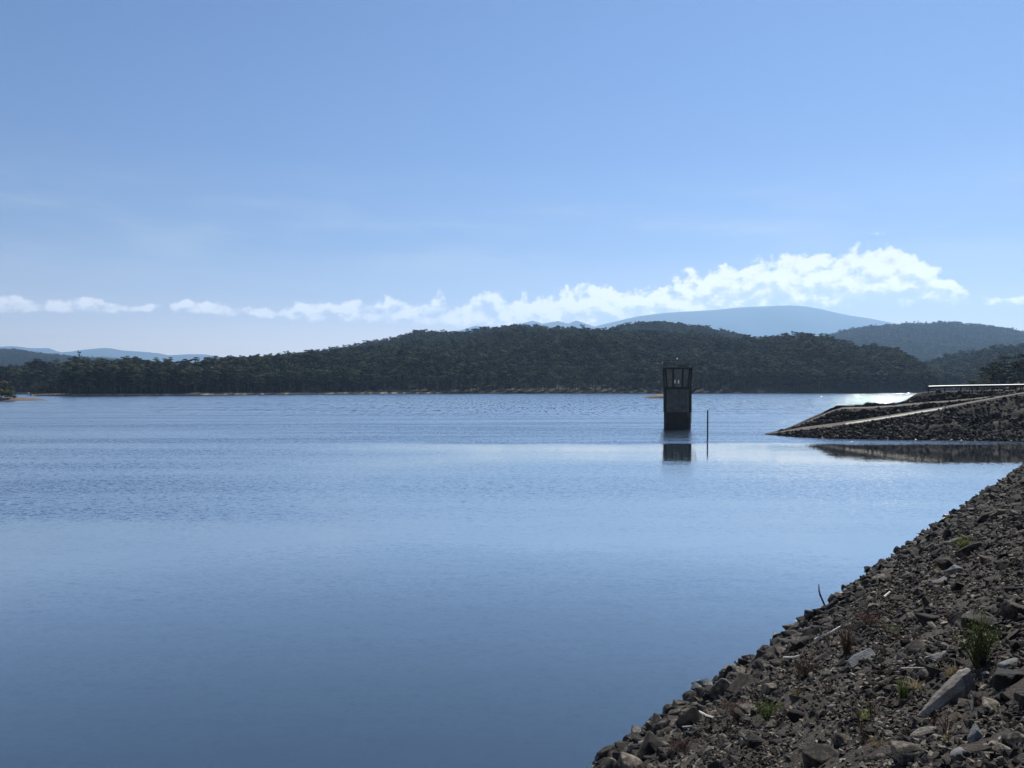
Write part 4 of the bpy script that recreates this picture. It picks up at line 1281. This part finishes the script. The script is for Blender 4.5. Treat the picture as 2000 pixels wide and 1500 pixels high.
d0 = dens(); d1 = dens(.005, .009)
cov_in = math_n(nt, 'ADD', d0, math_n(nt, 'MULTIPLY', math_n(nt, 'SUBTRACT', math_n(nt, 'MULTIPLY', env, wt), 1.0), .62))
soft = math_n(nt, 'ADD', sstep(nt, sN, 0.0, .5, .32, .23), sstep(nt, az, -.05, .2, .10, 0.0))
c0 = sstep(nt, az, -.1, .22, .585, .53)
cov = math_n(nt, 'MULTIPLY', sstep(nt, cov_in, c0, math_n(nt, 'ADD', soft, c0)), sstep(nt, env, .0, .18))
lit = math_n(nt, 'SUBTRACT', d0, d1)
shade = sstep(nt, math_n(nt, 'ADD', math_n(nt, 'MULTIPLY', lit, 1.7), math_n(nt, 'MULTIPLY', math_n(nt, 'SUBTRACT', sN, sstep(nt, az, -.1, .25, .12, .46)), 1.15)), -.45, .35)
ccol = ramp(nt, shade, [(0.0, (9.3, 10.6, 12.4)), (.5, (13.0, 13.2, 13.5)), (1.0, (20.0, 19.0, 17.5))])
# faint high streaks of cirrus
ci = cnoise(5.0, 5.5, 6, (7.7, 2.2, 0), .5)
ciw = math_n(nt, 'MULTIPLY', sstep(nt, ci, .44, .72), math_n(nt, 'MULTIPLY', sstep(nt, el, .10, .16), sstep(nt, el, .18, .28, 1.0, 0.0)))
tint = node(nt, 'ShaderNodeMix', data_type='RGBA', blend_type='MULTIPLY'); tint.inputs[0].default_value = 1.0
nt.links.new(sky.outputs[0], tint.inputs[6])
tint.inputs[7].default_value = (0.79, .965, 1.30, 1)
# milky air low over the horizon
glow = node(nt, 'ShaderNodeMix', data_type='RGBA', blend_type='ADD'); glow.inputs[0].default_value = 1.0
nt.links.new(tint.outputs[2], glow.inputs[6])
nt.links.new(ramp(nt, math_n(nt, 'MULTIPLY', el, 2.0), [(0.0, (16.0, 10.8, 6.8)), (.12, (13.0, 9.0, 5.6)), (.22, (4.6, 3.2, 1.8)), (.34, (1.1, .75, .2)), (.56, (.15, .05, 0.0)), (.8, (0.0, 0.0, 0.0))], 'LINEAR'), glow.inputs[7])
m1 = node(nt, 'ShaderNodeMix', data_type='RGBA'); nt.links.new(math_n(nt, 'MULTIPLY', ciw, .30), m1.inputs[0])
nt.links.new(glow.outputs[2], m1.inputs[6]); m1.inputs[7].default_value = (9.5, 10.4, 11.2, 1)
m2 = node(nt, 'ShaderNodeMix', data_type='RGBA'); nt.links.new(math_n(nt, 'MULTIPLY', cov, sstep(nt, az, -.1, .25, .74, .92)), m2.inputs[0])
nt.links.new(m1.outputs[2], m2.inputs[6])
cb2 = node(nt, 'ShaderNodeVectorMath', operation='SCALE'); nt.links.new(ccol, cb2.inputs[0])
nt.links.new(sstep(nt, el, .085, .165, 1.35, 0.95), cb2.inputs['Scale'])
nt.links.new(cb2.outputs[0], m2.inputs[7])
nt.links.new(m2.outputs[2], bg.inputs['Color'])
bg.inputs['Strength'].default_value = 0.0505

sd = bpy.data.lights.new('sun', 'SUN'); sd.energy = 5.0; sd.angle = R(.53); sd.color = (1.0, .965, .90)
so = bpy.data.objects.new('sun', sd); COL.objects.link(so)
sv = Vector((math.sin(SUN_AZ) * math.cos(SUN_EL), math.cos(SUN_AZ) * math.cos(SUN_EL), math.sin(SUN_EL)))
so.rotation_euler = sv.to_track_quat('Z', 'Y').to_euler(); so.location = (0, 0, 60)

# ------------------------------------------------------------------ camera, render settings
cam = bpy.data.cameras.new('camera'); cam.sensor_width = 36; cam.lens = 36 * F / 2000; cam.clip_start = .1; cam.clip_end = 40000
co = bpy.data.objects.new('camera', cam); COL.objects.link(co)
co.location = (0, 0, H); co.rotation_euler = (R(90), 0, 0)
scene.camera = co
vs = scene.view_settings
scene.display_settings.display_device = 'sRGB'
vs.view_transform = 'Standard'; vs.look = 'None'; vs.exposure = 0.57; vs.gamma = 1.0
cy = scene.cycles
cy.max_bounces = 6; cy.diffuse_bounces = 2; cy.glossy_bounces = 3; cy.transmission_bounces = 3; cy.transparent_max_bounces = 6
cy.volume_bounces = 0
cy.sample_clamp_indirect = 6.0
